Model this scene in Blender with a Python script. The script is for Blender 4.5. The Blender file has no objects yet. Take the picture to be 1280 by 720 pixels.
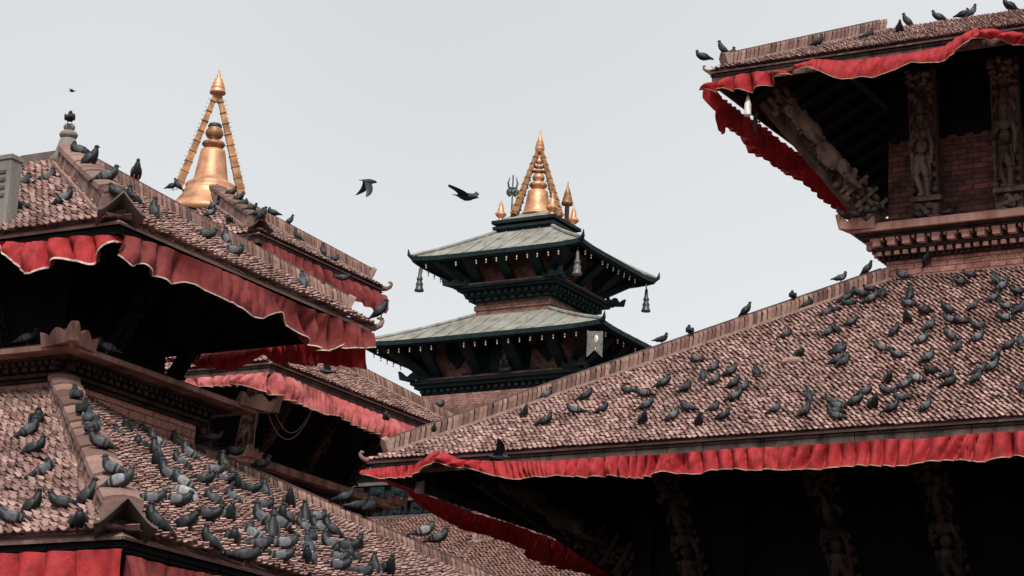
import bpy, math, random
import numpy as np
from mathutils import Vector, Matrix
R = math.radians
rnd = random.Random(7)
S = bpy.context.scene
COL = S.collection

# ------------------------------------------------------------------ camera
F_PX, PITCH, ROLL, AZ = 3110.0, R(15.0), 0.045, R(30)
EYE = np.array([0.0, 0.0, 1.7])
_r = np.array([math.cos(AZ), math.sin(AZ), 0.0])
FW = np.array([-math.sin(AZ)*math.cos(PITCH), math.cos(AZ)*math.cos(PITCH), math.sin(PITCH)])
_u = np.cross(_r, FW)
RT = _r*math.cos(ROLL)+_u*math.sin(ROLL)
UP = _u*math.cos(ROLL)-_r*math.sin(ROLL)
cd = bpy.data.cameras.new('camera'); cam = bpy.data.objects.new('camera', cd); COL.objects.link(cam)
cd.sensor_width = 36.0; cd.lens = F_PX/1280*36.0; cd.clip_end = 6000; cd.clip_start = 0.1
m = Matrix((RT, UP, -FW)).transposed().to_4x4(); m.translation = EYE
cam.matrix_world = m
S.camera = cam

def project(p):
    p = np.asarray(p, float)-EYE; d = p@FW
    return np.array([640+F_PX*(p@RT)/d, 360-F_PX*(p@UP)/d])
def ray(x, y): return FW+RT*(x-640)/F_PX+UP*(360-y)/F_PX
def at(x, y, depth): return EYE+ray(x, y)*depth
def hit(x, y, p0, n):
    d = ray(x, y); n = np.asarray(n, float)
    return EYE+d*(((np.asarray(p0)-EYE)@n)/(d@n))

# ------------------------------------------------------------------ world and sun
SUN_EL, SUN_AZ = R(46), R(148)      # azimuth measured clockwise from +Y
w = bpy.data.worlds.new('World'); S.world = w; w.use_nodes = True
nt = w.node_tree; nt.nodes.clear()
out = nt.nodes.new('ShaderNodeOutputWorld'); bg = nt.nodes.new('ShaderNodeBackground')
sky = nt.nodes.new('ShaderNodeTexSky'); sky.sky_type = 'NISHITA'; sky.sun_disc = False
sky.sun_elevation = SUN_EL; sky.sun_rotation = SUN_AZ; sky.dust_density = 4.0; sky.air_density = 1.0
hs = nt.nodes.new('ShaderNodeHueSaturation'); hs.inputs['Saturation'].default_value = 0.12
tc = nt.nodes.new('ShaderNodeTexCoord'); nz = nt.nodes.new('ShaderNodeTexNoise')
nz.inputs['Scale'].default_value = 2.2; nz.inputs['Detail'].default_value = 2.0; nz.inputs['Roughness'].default_value = 0.4
cr = nt.nodes.new('ShaderNodeValToRGB')
cr.color_ramp.elements[0].position = 0.3; cr.color_ramp.elements[0].color = (6.6, 6.95, 7.2, 1)
cr.color_ramp.elements[1].position = 0.7; cr.color_ramp.elements[1].color = (7.9, 8.1, 8.3, 1)
sx = nt.nodes.new('ShaderNodeSeparateXYZ'); mr = nt.nodes.new('ShaderNodeMapRange')
mr.inputs['From Min'].default_value = 0.16; mr.inputs['From Max'].default_value = 0.42; mr.inputs['To Min'].default_value = 1.14; mr.inputs['To Max'].default_value = 0.97
vm = nt.nodes.new('ShaderNodeVectorMath'); vm.operation = 'SCALE'
mx = nt.nodes.new('ShaderNodeMix'); mx.data_type = 'RGBA'; mx.inputs[0].default_value = 0.93
nt.links.new(tc.outputs['Generated'], nz.inputs['Vector']); nt.links.new(nz.outputs['Fac'], cr.inputs['Fac'])
nt.links.new(sky.outputs['Color'], hs.inputs['Color'])
nt.links.new(hs.outputs['Color'], mx.inputs[6]); nt.links.new(tc.outputs['Generated'], sx.inputs['Vector']); nt.links.new(sx.outputs['Z'], mr.inputs['Value'])
nt.links.new(cr.outputs['Color'], vm.inputs[0]); nt.links.new(mr.outputs['Result'], vm.inputs['Scale']); nt.links.new(vm.outputs['Vector'], mx.inputs[7])
nt.links.new(mx.outputs[2], bg.inputs['Color']); bg.inputs['Strength'].default_value = 0.1
nt.links.new(bg.outputs['Background'], out.inputs['Surface'])
sl = bpy.data.lights.new('sun', 'SUN'); sl.energy = 4.2; sl.angle = R(14); sl.color = (1.0, 0.95, 0.9)
so = bpy.data.objects.new('sun', sl); COL.objects.link(so)
sd = Vector((math.sin(SUN_AZ)*math.cos(SUN_EL), math.cos(SUN_AZ)*math.cos(SUN_EL), math.sin(SUN_EL)))
so.rotation_euler = sd.to_track_quat('Z', 'Y').to_euler(); so.location = (0, -20, 60)
vs = S.view_settings; vs.view_transform = 'Standard'; vs.look = 'None'; vs.exposure = 0.0; vs.gamma = 1.0
vs.use_curve_mapping = False

# ------------------------------------------------------------------ materials
def mat(name, build):
    m = bpy.data.materials.new(name); m.use_nodes = True
    n = m.node_tree; b = n.nodes['Principled BSDF']
    build(n, b); return m
def N(n, t, **kw):
    x = n.nodes.new(t)
    for k, v in kw.items():
        if k.startswith('in_'): x.inputs[k[3:].replace('_', ' ')].default_value = v
        else: setattr(x, k, v)
    return x
def ramp(n, src, stops):
    r = n.nodes.new('ShaderNodeValToRGB'); e = r.color_ramp.elements
    e[0].position, e[0].color = stops[0][0], (*stops[0][1], 1); e[1].position, e[1].color = stops[-1][0], (*stops[-1][1], 1)
    for p, c in stops[1:-1]:
        q = e.new(p); q.color = (*c, 1)
    n.links.new(src, r.inputs['Fac']); return r.outputs['Color']
def mixc(n, fac, a, b, mode='MIX'):
    x = n.nodes.new('ShaderNodeMix'); x.data_type = 'RGBA'; x.blend_type = mode
    for s, v in ((x.inputs[0], fac), (x.inputs[6], a), (x.inputs[7], b)):
        if isinstance(v, (int, float)): s.default_value = v
        elif isinstance(v, tuple): s.default_value = (*v, 1)
        else: n.links.new(v, s)
    return x.outputs[2]
def noise(n, scale, detail=4, rough=0.6, coord='Object', dist=0.0, sc=None):
    t = n.nodes.new('ShaderNodeTexCoord'); z = n.nodes.new('ShaderNodeTexNoise')
    z.inputs['Scale'].default_value = scale; z.inputs['Detail'].default_value = detail
    z.inputs['Roughness'].default_value = rough; z.inputs['Distortion'].default_value = dist
    if sc:
        mp = n.nodes.new('ShaderNodeMapping'); mp.inputs['Scale'].default_value = sc
        n.links.new(t.outputs[coord], mp.inputs['Vector']); n.links.new(mp.outputs['Vector'], z.inputs['Vector'])
    else: n.links.new(t.outputs[coord], z.inputs['Vector'])
    return z.outputs['Fac']
def bump(n, b, h, strength, dist=0.02):
    x = n.nodes.new('ShaderNodeBump'); x.inputs['Strength'].default_value = strength; x.inputs['Distance'].default_value = dist
    n.links.new(h, x.inputs['Height']); n.links.new(x.outputs['Normal'], b.inputs['Normal'])

def tile_mat(name, dark, mid, light):
    def bld(n, b):
        g = n.nodes.new('ShaderNodeNewGeometry')
        c = ramp(n, g.outputs['Random Per Island'], [(0.0, dark), (0.35, mid), (0.75, light), (0.93, tuple(x*1.12 for x in light)), (1.0, tuple(x*0.5 for x in dark))])
        st = ramp(n, noise(n, 1.1, 6, 0.65), [(0.34, (0.45, 0.42, 0.42)), (0.58, (1, 1, 1))])
        c = mixc(n, 0.8, c, st, 'MULTIPLY')
        sk = ramp(n, noise(n, 1.4, 5, 0.7, sc=(2.2, 2.2, 0.35), dist=0.4), [(0.36, (0.5, 0.47, 0.45)), (0.5, (1, 1, 1))])
        c = mixc(n, 0.55, c, sk, 'MULTIPLY')
        sp = ramp(n, noise(n, 26, 3, 0.7), [(0.3, (0.62, 0.6, 0.6)), (0.62, (1.08, 1.06, 1.06))])
        c = mixc(n, 0.8, c, sp, 'MULTIPLY')
        n.links.new(c, b.inputs['Base Color']); b.inputs['Roughness'].default_value = 0.85
        bump(n, b, noise(n, 90, 3, 0.6), 0.35, 0.006)
    return mat(name, bld)
M = {}
M['tile'] = tile_mat('roof_tile', (0.19, 0.100, 0.085), (0.36, 0.218, 0.190), (0.50, 0.338, 0.300))
M['tile_far'] = tile_mat('far_roof_tile', (0.17, 0.085, 0.07), (0.25, 0.13, 0.105), (0.31, 0.175, 0.145))
M['ridge'] = tile_mat('ridge_tile', (0.095, 0.045, 0.035), (0.185, 0.098, 0.076), (0.28, 0.165, 0.132))
def wood_mat(name, a, c, rough=0.75):
    def bld(n, b):
        f = noise(n, 3.0, 7, 0.65, sc=(1, 1, 0.25))
        k = ramp(n, f, [(0.3, a), (0.7, c)])
        n.links.new(k, b.inputs['Base Color']); b.inputs['Roughness'].default_value = rough; b.inputs['Specular IOR Level'].default_value = 0.15
        bump(n, b, noise(n, 22, 4, 0.7), 0.4, 0.012)
    return mat(name, bld)
M['dark_wood'] = wood_mat('dark_wood', (0.0025, 0.0035, 0.0035), (0.009, 0.0085, 0.008))  # near black: the shade under the eaves is put into this colour
M['carved_wood'] = wood_mat('carved_wood', (0.025, 0.016, 0.013), (0.27, 0.18, 0.145))
M['mid_wood'] = wood_mat('shaded_carved_wood', (0.018, 0.012, 0.010), (0.17, 0.11, 0.09))
M['dark_brown_wood'] = wood_mat('dark_carved_wood', (0.008, 0.006, 0.005), (0.07, 0.045, 0.036))  # carved wood in a darker brown tone
M['grey_wood'] = wood_mat('grey_wood', (0.06, 0.047, 0.042), (0.17, 0.135, 0.12))
M['green_wood'] = wood_mat('dark_green_painted_wood', (0.003, 0.008, 0.009), (0.015, 0.027, 0.029), 0.7)
M['fascia'] = wood_mat('weathered_board', (0.008, 0.007, 0.006), (0.15, 0.10, 0.085))
M['dark_ledge'] = wood_mat('dark_terracotta_ledge', (0.07, 0.035, 0.028), (0.40, 0.225, 0.185), 0.85)  # terracotta ledge in a darker tone
M['stone'] = wood_mat('weathered_stone', (0.13, 0.115, 0.105), (0.27, 0.245, 0.225), 0.9)
def brick_mat(name, c1, c2, mortar, bw=0.24, bh=0.075, soot=0.5):
    def bld(n, b):
        uv = N(n, 'ShaderNodeUVMap', uv_map='UVMap'); br = n.nodes.new('ShaderNodeTexBrick')
        wv = n.nodes.new('ShaderNodeTexNoise'); wv.inputs['Scale'].default_value = 4.0
        av = n.nodes.new('ShaderNodeVectorMath'); av.operation = 'SCALE'; av.inputs['Scale'].default_value = 0.03
        ad = n.nodes.new('ShaderNodeVectorMath'); ad.operation = 'ADD'
        n.links.new(uv.outputs['UV'], wv.inputs['Vector']); n.links.new(wv.outputs['Color'], av.inputs[0])
        n.links.new(uv.outputs['UV'], ad.inputs[0]); n.links.new(av.outputs['Vector'], ad.inputs[1])
        n.links.new(ad.outputs['Vector'], br.inputs['Vector'])
        br.inputs['Scale'].default_value = 1.0; br.inputs['Brick Width'].default_value = bw; br.inputs['Row Height'].default_value = bh
        br.inputs['Mortar Size'].default_value = 0.007; br.inputs['Mortar Smooth'].default_value = 0.3
        br.inputs['Color1'].default_value = (*c1, 1); br.inputs['Color2'].default_value = (*c2, 1); br.inputs['Mortar'].default_value = (*mortar, 1)
        br.inputs['Bias'].default_value = -0.1
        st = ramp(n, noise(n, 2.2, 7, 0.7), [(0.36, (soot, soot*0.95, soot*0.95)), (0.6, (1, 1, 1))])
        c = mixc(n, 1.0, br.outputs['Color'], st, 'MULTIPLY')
        sp = ramp(n, noise(n, 30, 3, 0.7), [(0.3, (0.5, 0.48, 0.48)), (0.65, (1.15, 1.1, 1.1))])
        c = mixc(n, 0.8, c, sp, 'MULTIPLY')
        n.links.new(c, b.inputs['Base Color']); b.inputs['Roughness'].default_value = 0.9
        ma = N(n, 'ShaderNodeMath', operation='MULTIPLY_ADD'); ma.inputs[1].default_value = -1.0
        n.links.new(br.outputs['Fac'], ma.inputs[0]); n.links.new(noise(n, 40, 4, 0.7), ma.inputs[2])
        bump(n, b, ma.outputs[0], 0.8, 0.02)
    return mat(name, bld)
M['brick'] = brick_mat('brick', (0.66, 0.31, 0.245), (0.52, 0.25, 0.20), (0.14, 0.075, 0.06), bw=0.30, bh=0.10)
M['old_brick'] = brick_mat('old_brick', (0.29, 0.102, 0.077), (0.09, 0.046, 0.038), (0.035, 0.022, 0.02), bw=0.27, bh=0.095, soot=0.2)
M['far_brick'] = brick_mat('far_brick', (0.40, 0.19, 0.145), (0.28, 0.15, 0.125), (0.16, 0.11, 0.09), bw=0.26, bh=0.10, soot=0.3)
M['cornice'] = wood_mat('terracotta_ledge', (0.28, 0.13, 0.105), (0.62, 0.36, 0.30), 0.85)
def cloth_mat(name, c, pale, fade):
    def bld(n, b):
        f = ramp(n, noise(n, 1.6, 6, 0.7), [(0.42, (0, 0, 0)), (0.78, (fade,)*3)])
        k = mixc(n, f, c, pale)
        s = ramp(n, noise(n, 7, 5, 0.7), [(0.34, (0.42, 0.36, 0.36)), (0.58, (1, 1, 1))])
        k = mixc(n, 0.75, k, s, 'MULTIPLY')
        n.links.new(k, b.inputs['Base Color']); b.inputs['Roughness'].default_value = 0.75
        tr = n.nodes.new('ShaderNodeBsdfTranslucent'); n.links.new(k, tr.inputs['Color'])
        mxs = n.nodes.new('ShaderNodeMixShader'); mxs.inputs['Fac'].default_value = 0.14
        n.links.new(b.outputs['BSDF'], mxs.inputs[1]); n.links.new(tr.outputs['BSDF'], mxs.inputs[2])
        n.links.new(mxs.outputs['Shader'], n.nodes['Material Output'].inputs['Surface'])
        bump(n, b, noise(n, 7, 6, 0.65, sc=(1, 1, .45), dist=.6), 0.55, 0.05)
    return mat(name, bld)
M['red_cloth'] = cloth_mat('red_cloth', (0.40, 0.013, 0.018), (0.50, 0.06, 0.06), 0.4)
M['dull_cloth'] = cloth_mat('shaded_faded_red_cloth', (0.20, 0.020, 0.018), (0.32, 0.07, 0.058), 0.5)  # darker red with shade put into the colour, plus faded patches
M['pink_cloth'] = cloth_mat('pink_cloth', (0.52, 0.10, 0.10), (0.6, 0.26, 0.24), 0.9)
def plain(name, c, rough=0.6, metal=0.0, var=0.25, scale=12, bmp=0.2):
    def bld(n, b):
        k = ramp(n, noise(n, scale, 5, 0.65), [(0.3, tuple(x*(1-var) for x in c)), (0.7, tuple(min(1, x*(1+var)) for x in c))])
        n.links.new(k, b.inputs['Base Color']); b.inputs['Roughness'].default_value = rough; b.inputs['Metallic'].default_value = metal
        if bmp: bump(n, b, noise(n, scale*3, 4, 0.6), bmp, 0.01)
    return mat(name, bld)
M['trim'] = plain('pale_gold_trim', (0.38, 0.26, 0.15), 0.6, 0, 0.5, 8)
M['bead_trim'] = plain('white_beaded_trim', (0.5, 0.40, 0.33), 0.6, 0, 0.6, 14)
M['gilt'] = plain('gilded_copper', (0.54, 0.275, 0.15), 0.52, 0.5, 0.45, 3.0, 0.25)
M['gilt_dull'] = plain('tarnished_gilt', (0.30, 0.15, 0.065), 0.5, 0.4, 0.6, 6, 0.4)
M['roof_metal'] = plain('verdigris_sheet_metal', (0.23, 0.23, 0.20), 0.75, 0.0, 0.5, 1.6, 0.2)
def sheet(n, b):
    k = ramp(n, noise(n, 1.3, 6, 0.65), [(0.3, (0.13, 0.13, 0.115)), (0.5, (0.235, 0.235, 0.205)), (0.7, (0.30, 0.30, 0.265))])
    f = ramp(n, noise(n, 1.7, 6, 0.75, sc=(1.6, .7, .7), dist=.8), [(0.5, (0, 0, 0)), (0.68, (.85,)*3)])
    k = mixc(n, f, k, (0.15, 0.095, 0.065))
    n.links.new(k, b.inputs['Base Color']); b.inputs['Roughness'].default_value = 0.75
    bump(n, b, noise(n, 1.5, 5, 0.6), 0.5, 0.12)
M['roof_metal'] = mat('weathered_sheet_metal', sheet)
M['dark_metal'] = plain('dark_metal', (0.03, 0.035, 0.036), 0.5, 0.3, 0.4, 9)
M['bell'] = plain('pale_brass', (0.55, 0.5, 0.42), 0.45, 0.3, 0.3, 20)
M['white'] = plain('offwhite_plastic', (0.6, 0.58, 0.56), 0.5)
M['wire'] = plain('grey_cable', (0.16, 0.13, 0.125), 0.7)
M['mortar'] = plain('lime_mortar', (0.25, 0.155, 0.13), 0.9, 0, 0.35, 7)
M['dark_clay'] = plain('dark_clay', (0.06, 0.035, 0.03), 0.9, 0, 0.4, 9)
M['bronze'] = plain('dark_bronze', (0.06, 0.06, 0.055), 0.45, 0.4, 0.5, 9)
M['banner'] = plain('grey_brass_sheet', (0.115, 0.105, 0.098), 0.55, 0.3, 0.6, 5)
M['pave'] = brick_mat('brick_paving', (0.10, 0.06, 0.05), (0.075, 0.05, 0.042), (0.04, 0.032, 0.03), bw=0.22, bh=0.11)
def feather(n, b):
    a = n.nodes.new('ShaderNodeVertexColor'); a.layer_name = 'Col'
    s = ramp(n, noise(n, 60, 3, 0.6), [(0.35, (0.45, 0.46, 0.48)), (0.65, (1.3, 1.3, 1.3))])
    c = mixc(n, 0.9, a.outputs['Color'], s, 'MULTIPLY')
    oi = n.nodes.new('ShaderNodeObjectInfo')
    rv = ramp(n, oi.outputs['Random'], [(0.0, (0.3, 0.31, 0.33)), (0.4, (0.55, 0.57, 0.59)), (0.8, (0.85, 0.85, 0.85)), (1.0, (1.3, 1.25, 1.2))])
    c = mixc(n, 1.0, c, rv, 'MULTIPLY')
    n.links.new(c, b.inputs['Base Color']); b.inputs['Roughness'].default_value = 0.55
    b.inputs['Specular IOR Level'].default_value = 0.35
M['feather'] = mat('feathers', feather)

# ------------------------------------------------------------------ mesh helpers
V3 = lambda *a: np.array(a, float)
ORG = {}
class MB:
    def __init__(s): s.v = []; s.f = []; s.n = 0; s.c = []
    def add(s, vs, fs, col=None):
        vs = np.asarray(vs, float).reshape(-1, 3)
        s.v.append(vs); k = s.n
        s.f.extend([tuple(int(i)+k for i in f) for f in fs]); s.n += len(vs)
        if col is not None:
            c = np.asarray(col, float)
            s.c.append(np.tile(c, (len(vs), 1)) if c.ndim == 1 else c)
        return s
    def hexa(s, p):   # 8 points: bottom loop, top loop
        return s.add(p, [(3, 2, 1, 0), (4, 5, 6, 7), (0, 1, 5, 4), (1, 2, 6, 5), (2, 3, 7, 6), (3, 0, 4, 7)])
    def ob(s, o, a, b, c):
        o, a, b, c = map(np.asarray, (o, a, b, c))
        return s.hexa([o, o+a, o+a+b, o+b, o+c, o+a+c, o+a+b+c, o+b+c])
    def box(s, x0, x1, y0, y1, z0, z1): return s.ob(V3(x0, y0, z0), V3(x1-x0, 0, 0), V3(0, y1-y0, 0), V3(0, 0, z1-z0))
    def cbox(s, c, h, ax=None):
        ax = np.eye(3) if ax is None else np.asarray(ax)
        a, b, d = (2*h[i]*ax[i] for i in range(3))
        return s.ob(np.asarray(c)-(a+b+d)/2, a, b, d)
    def loft(s, rings, cap=True, col=None):
        n = len(rings[0]); vs = np.concatenate(rings); fs = []
        for i in range(len(rings)-1):
            for j in range(n):
                k = (j+1) % n
                fs.append((i*n+j, i*n+k, (i+1)*n+k, (i+1)*n+j))
        if cap:
            fs.append(tuple(range(n-1, -1, -1))); fs.append(tuple(range((len(rings)-1)*n, len(rings)*n)))
        return s.add(vs, fs, col)
    def tube(s, pts, r, n=8, col=None):
        pts = [np.asarray(p, float) for p in pts]
        rs = r if hasattr(r, '__len__') else [r]*len(pts)
        rings = []; prev = None
        for i, p in enumerate(pts):
            t = pts[min(i+1, len(pts)-1)]-pts[max(i-1, 0)]; t = t/(np.linalg.norm(t)+1e-9)
            if prev is None:
                a = V3(0, 0, 1) if abs(t[2]) < 0.9 else V3(1, 0, 0)
            else: a = prev
            a = a-t*(a@t); a /= np.linalg.norm(a); prev = a; b = np.cross(t, a)
            an = np.linspace(0, 2*np.pi, n, endpoint=False)
            rings.append(p+rs[i]*(np.cos(an)[:, None]*a+np.sin(an)[:, None]*b))
        return s.loft(rings, True, col)
    def lathe(s, c, prof, n=20, petals=0, amp=0.0, col=None):
        an = np.linspace(0, 2*np.pi, n, endpoint=False); rings = []
        for q in prof:
            r_, z = q[0], q[1]; k = q[2] if len(q) > 2 else 0
            rr = max(r_, 1e-4)*(1+k*np.abs(np.sin(an*petals/2)) if k else np.ones(n))
            rings.append(np.stack([c[0]+rr*np.cos(an), c[1]+rr*np.sin(an), np.full(n, c[2]+z)], 1))
        return s.loft(rings, True, col)
    def ell(s, c, r_, ax=None, n=10, k=7, col=None):
        ax = np.eye(3) if ax is None else np.asarray(ax); rings = []
        an = np.linspace(0, 2*np.pi, n, endpoint=False)
        for t in np.linspace(-np.pi/2*0.97, np.pi/2*0.97, k):
            p = np.stack([np.cos(t)*np.cos(an)*r_[0], np.cos(t)*np.sin(an)*r_[1], np.full(n, np.sin(t)*r_[2])], 1)
            rings.append(np.asarray(c)+p@ax)
        return s.loft(rings, True, col)
    def grid(s, P, col=None):
        P = np.asarray(P, float); a, b = P.shape[:2]
        fs = [(i*b+j, (i+1)*b+j, (i+1)*b+j+1, i*b+j+1) for i in range(a-1) for j in range(b-1)]
        return s.add(P.reshape(-1, 3), fs, col)
    def build(s, name, material, parent=None, smooth=False, org=None):
        v = np.concatenate(s.v)
        o3 = np.zeros(3)
        if parent is not None: o3 = ORG[parent.name]
        elif org is not None: o3 = np.asarray(org, float)
        me = bpy.data.meshes.new(name)
        me.from_pydata((v-o3).tolist(), [], s.f); me.update()
        nl = len(me.loops); li = np.empty(nl, np.int32); me.loops.foreach_get('vertex_index', li)
        nrm = np.empty(len(me.polygons)*3); me.polygons.foreach_get('normal', nrm); nrm = nrm.reshape(-1, 3)
        tot = np.empty(len(me.polygons), np.int32); me.polygons.foreach_get('loop_total', tot)
        ln = np.repeat(nrm, tot, 0); p = v[li]
        an = np.abs(ln); uv = np.empty((nl, 2))
        top = an[:, 2] > 0.75; xx = (an[:, 0] > an[:, 1]) & ~top; yy = ~xx & ~top
        uv[top] = p[top][:, :2]; uv[xx] = p[xx][:, 1:]; uv[yy] = p[yy][:, [0, 2]]
        me.uv_layers.new(name='UVMap').data.foreach_set('uv', uv.ravel())
        if s.c:
            c = np.concatenate(s.c); c = np.concatenate([c, np.ones((len(c), 1))], 1)
            ca = me.color_attributes.new('Col', 'FLOAT_COLOR', 'POINT'); ca.data.foreach_set('color', c.ravel())
        if smooth: me.polygons.foreach_set('use_smooth', np.ones(len(me.polygons), bool))
        me.materials.append(material)
        o = bpy.data.objects.new(name, me); COL.objects.link(o)
        if parent is not None: o.parent = parent
        else: o.location = o3
        ORG[o.name] = o3
        return o
def tag(o, label=None, cat=None, group=None, kind=None):
    if label: o['label'] = label
    if cat: o['category'] = cat
    if group: o['group'] = group
    if kind: o['kind'] = kind
    return o
def thing(name, loc, label, cat, group=None):
    o = bpy.data.objects.new(name, None); COL.objects.link(o); o.location = loc; o.empty_display_size = 0.3
    ORG[o.name] = np.asarray(loc, float)
    return tag(o, label, cat, group)
def unit(a): a = np.asarray(a, float); return a/np.linalg.norm(a)

# ------------------------------------------------------------------ roof pieces
def tiles(mb, E0, e, s, Le, Ls, kl, kr, w=0.10, h=0.14, seed=0, lip=0.040, rise=0.050, twist=0.0):
    """overlapping clay tiles, every one an island, on the sloping face that starts at eave point E0"""
    rg = np.random.default_rng(seed); e = unit(e); s = unit(s); nrm = np.cross(e, s)
    if nrm[2] < 0: nrm = -nrm
    us, vs_ = [], []
    for j in range(int(Ls/h)+1):
        v0 = j*h-0.03
        a = max(0, (j*h+h*0.6)*kl); b = Le-max(0, (j*h+h*0.6)*kr)
        if b-a < w: continue
        x0 = (j*0.31 % 1.0)*0.25*w
        u = np.arange(math.floor(a/w), math.ceil(b/w))*w+x0
        u = u[(u+w*0.5 > a) & (u+w*0.5 < b)]
        us.append(u); vs_.append(np.full(len(u), v0))
    u = np.concatenate(us); v = np.concatenate(vs_); n = len(u)
    ju = rg.normal(0, 0.004, n); jv = rg.normal(0, 0.007, n); jz = np.abs(rg.normal(0, 0.006, n)); rot = rg.normal(0, 0.05, n)
    slip = rg.random(n) < 0.03; jv[slip] -= rg.random(slip.sum())*0.05; rot[slip] *= 3
    pu = np.array([-0.06, 0.04, 0.2, 0.45, 0.8, 1.04])*w
    pz = np.array([0.75, 1.0, 0.45, 0.0, 0.05, 0.45])*lip
    P = np.zeros((n, 3, 6, 3))
    for k, (dv, dz, th) in enumerate(((h*1.25, -0.004, 0), (0, rise, 0), (0.004, rise-0.013, 1))):
        uu = pu[None, :]+ju[:, None]; vv = np.full((n, 6), dv)+jv[:, None]
        cu = uu-w/2; cv = vv-h/2
        U = u[:, None]+w/2+cu*np.cos(rot)[:, None]-cv*np.sin(rot)[:, None]
        Vv = v[:, None]+h/2+cu*np.sin(rot)[:, None]+cv*np.cos(rot)[:, None]
        Z = pz[None, :]+dz+jz[:, None]+rg.normal(0, 0.0015, (n, 6))
        P[:, k] = E0+U[..., None]*e+Vv[..., None]*s+Z[..., None]*nrm
        if twist:
            fr = np.clip((U-Vv*kl)/(Le-Vv*(kl+kr)+1e-6), 0, 1)
            P[:, k, :, 2] -= twist*fr*Vv/Ls
    base = np.arange(n)*18
    q = []
    for k in range(2):
        for i in range(5):
            a = base+k*6+i; q.append(np.stack([a, a+1, a+7, a+6], 1))
    q = np.concatenate(q)
    mb.add(P.reshape(-1, 3), q)

def ridge(p0, p1, name, parent, material=None, w=0.13, hh=0.22, pitch=0.07, seed=0, base_mat=None, cap=True, slab=False, trim=0.0):
    """ridge built along a hip: thin tiles stood on edge down both sides, capping tiles on top, a square end tile at the eave end"""
    rg = random.Random(seed); p0 = np.asarray(p0, float); p1 = np.asarray(p1, float)
    d = unit(p1-p0); p1 = p1-d*trim; b = unit(np.cross(d, V3(0, 0, 1))); m_ = np.cross(b, d); L = np.linalg.norm(p1-p0)
    mb = MB()
    if slab:
        for sg in (-1, 1):
            x = 0.0
            while x < L-0.06:
                pt = pitch*rg.uniform(.8, 1.2); th = pt*rg.uniform(.62, .85); ln = .07+rg.uniform(-.012, .012); o_ = w*rg.uniform(.97, 1.06)
                lo = p0+d*x+b*sg*(o_+.02)-m_*.03; hi = p0+d*(x+ln)+b*sg*o_*.9+m_*hh*.95
                q = -b*sg*.022; tp = d*th
                mb.hexa([lo, lo+tp, lo+tp+q, lo+q, hi, hi+tp, hi+tp+q, hi+q]); x += pt
        x = -.02
        while x < L-.05:
            pt = rg.uniform(.38, .62); z0 = hh*.92+rg.uniform(-.008, .012); e_ = w*rg.uniform(.99, 1.07)
            pr = [(-1.08, -.04), (-1.03, .015), (-.5, .04), (0, .05), (.5, .04), (1.03, .015), (1.08, -.04)]; rings = []
            for t in (0, .35, .7, .975):
                wv = rg.uniform(-.006, .006)
                rings.append(np.array([p0+d*(x+pt*t)+b*q[0]*(e_+wv)+m_*(z0+q[1]+wv+.008*(1-t)) for q in pr]+[p0+d*(x+pt*t)+b*q[0]*e_*.8+m_*(z0-.06) for q in (pr[-1], pr[0])]))
            mb.loft(rings); x += pt
    else:
        x = -.03; pr = [(-1.18, -.12), (-1.0, .62), (-.62, .90), (0, 1.0), (.62, .90), (1.0, .62), (1.18, -.12)]; lean = hh*.62
        while x < L-.05:
            pt = pitch*rg.uniform(.82, 1.18); th = pt*rg.uniform(.72, .9); kk = rg.uniform(.98, 1.025); tl = rg.uniform(-.008, .008); rings = []
            for t in (0, th):
                o_ = [p0+d*(x+t+(q[1]+.12)*lean+tl*q[0])+b*q[0]*w*kk+m_*q[1]*hh*kk for q in pr]
                i_ = [p0+d*(x+t+(q[1]+.12)*lean+tl*q[0])+b*q[0]*w*.82+m_*(q[1]*hh*.86-.012) for q in reversed(pr)]
                rings.append(np.array(o_+i_))
            mb.loft(rings); x += pt
    o = mb.build(name, material or M['ridge'], parent)
    k = MB(); k.ob(p0+d*.03-b*w*.88-m_*.05, b*w*1.76, d*(L-.06), m_*(hh*.66+.03))
    if not slab: k.tube([p0+d*.05+m_*hh*.93, p1-d*.02+m_*hh*.93], .035, 6)
    k.build('ridge_core', M['dark_clay'], parent)
    k = MB()
    for sgn in (-1, 1): k.ob(p0+b*sgn*(w*1.28)-m_*0.05+d*0.05, b*sgn*0.035, d*(L-0.06), m_*0.05)
    if cap:
        pr = [p0-d*0.03+b*(q[0]*w*1.1)+m_*(q[1]*hh*1.08) for q in [(-1, -0.15), (1, -0.15), (1, 0.80), (0, 1.12), (-1, 0.80)]]
        pr2 = [q+d*0.10 for q in pr]
        k.add(pr+pr2, [(0, 1, 2, 3, 4), (9, 8, 7, 6, 5)]+[(i, i+5, (i+1) % 5+5, (i+1) % 5) for i in range(5)])
    k.build('ridge_bed', base_mat or M['mortar'], parent)
    return o

def hood(p, d, parent, sc=1.0, material=None):
    """pointed upturned corner tile over the eave corner, opening along d"""
    d = unit(V3(d[0], d[1], 0)); b = V3(-d[1], d[0], 0); mb = MB()
    ks = np.linspace(-1, 1, 13)
    ringo = []
    for q, (lift, wd, ht) in enumerate(((0.0, 0.20, 0.20), (0.22, 0.23, 0.25), (0.38, 0.26, 0.265))):
        o_, i_ = [], []
        for k in ks:
            z = ht*(1-abs(k)**1.15)**1.35+0.04*abs(k)**3*q*0.4
            pt = p+d*(lift-0.30)*sc+b*k*wd*sc+V3(0, 0, (z-0.02+0.03*q)*sc)
            o_.append(pt); i_.append(pt-V3(0, 0, 0.022*sc))
        ringo.append(np.array(o_+i_[::-1]))
    mb.loft(ringo)
    return mb.build('corner_tile', material or M['grey_wood'], parent)

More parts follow.
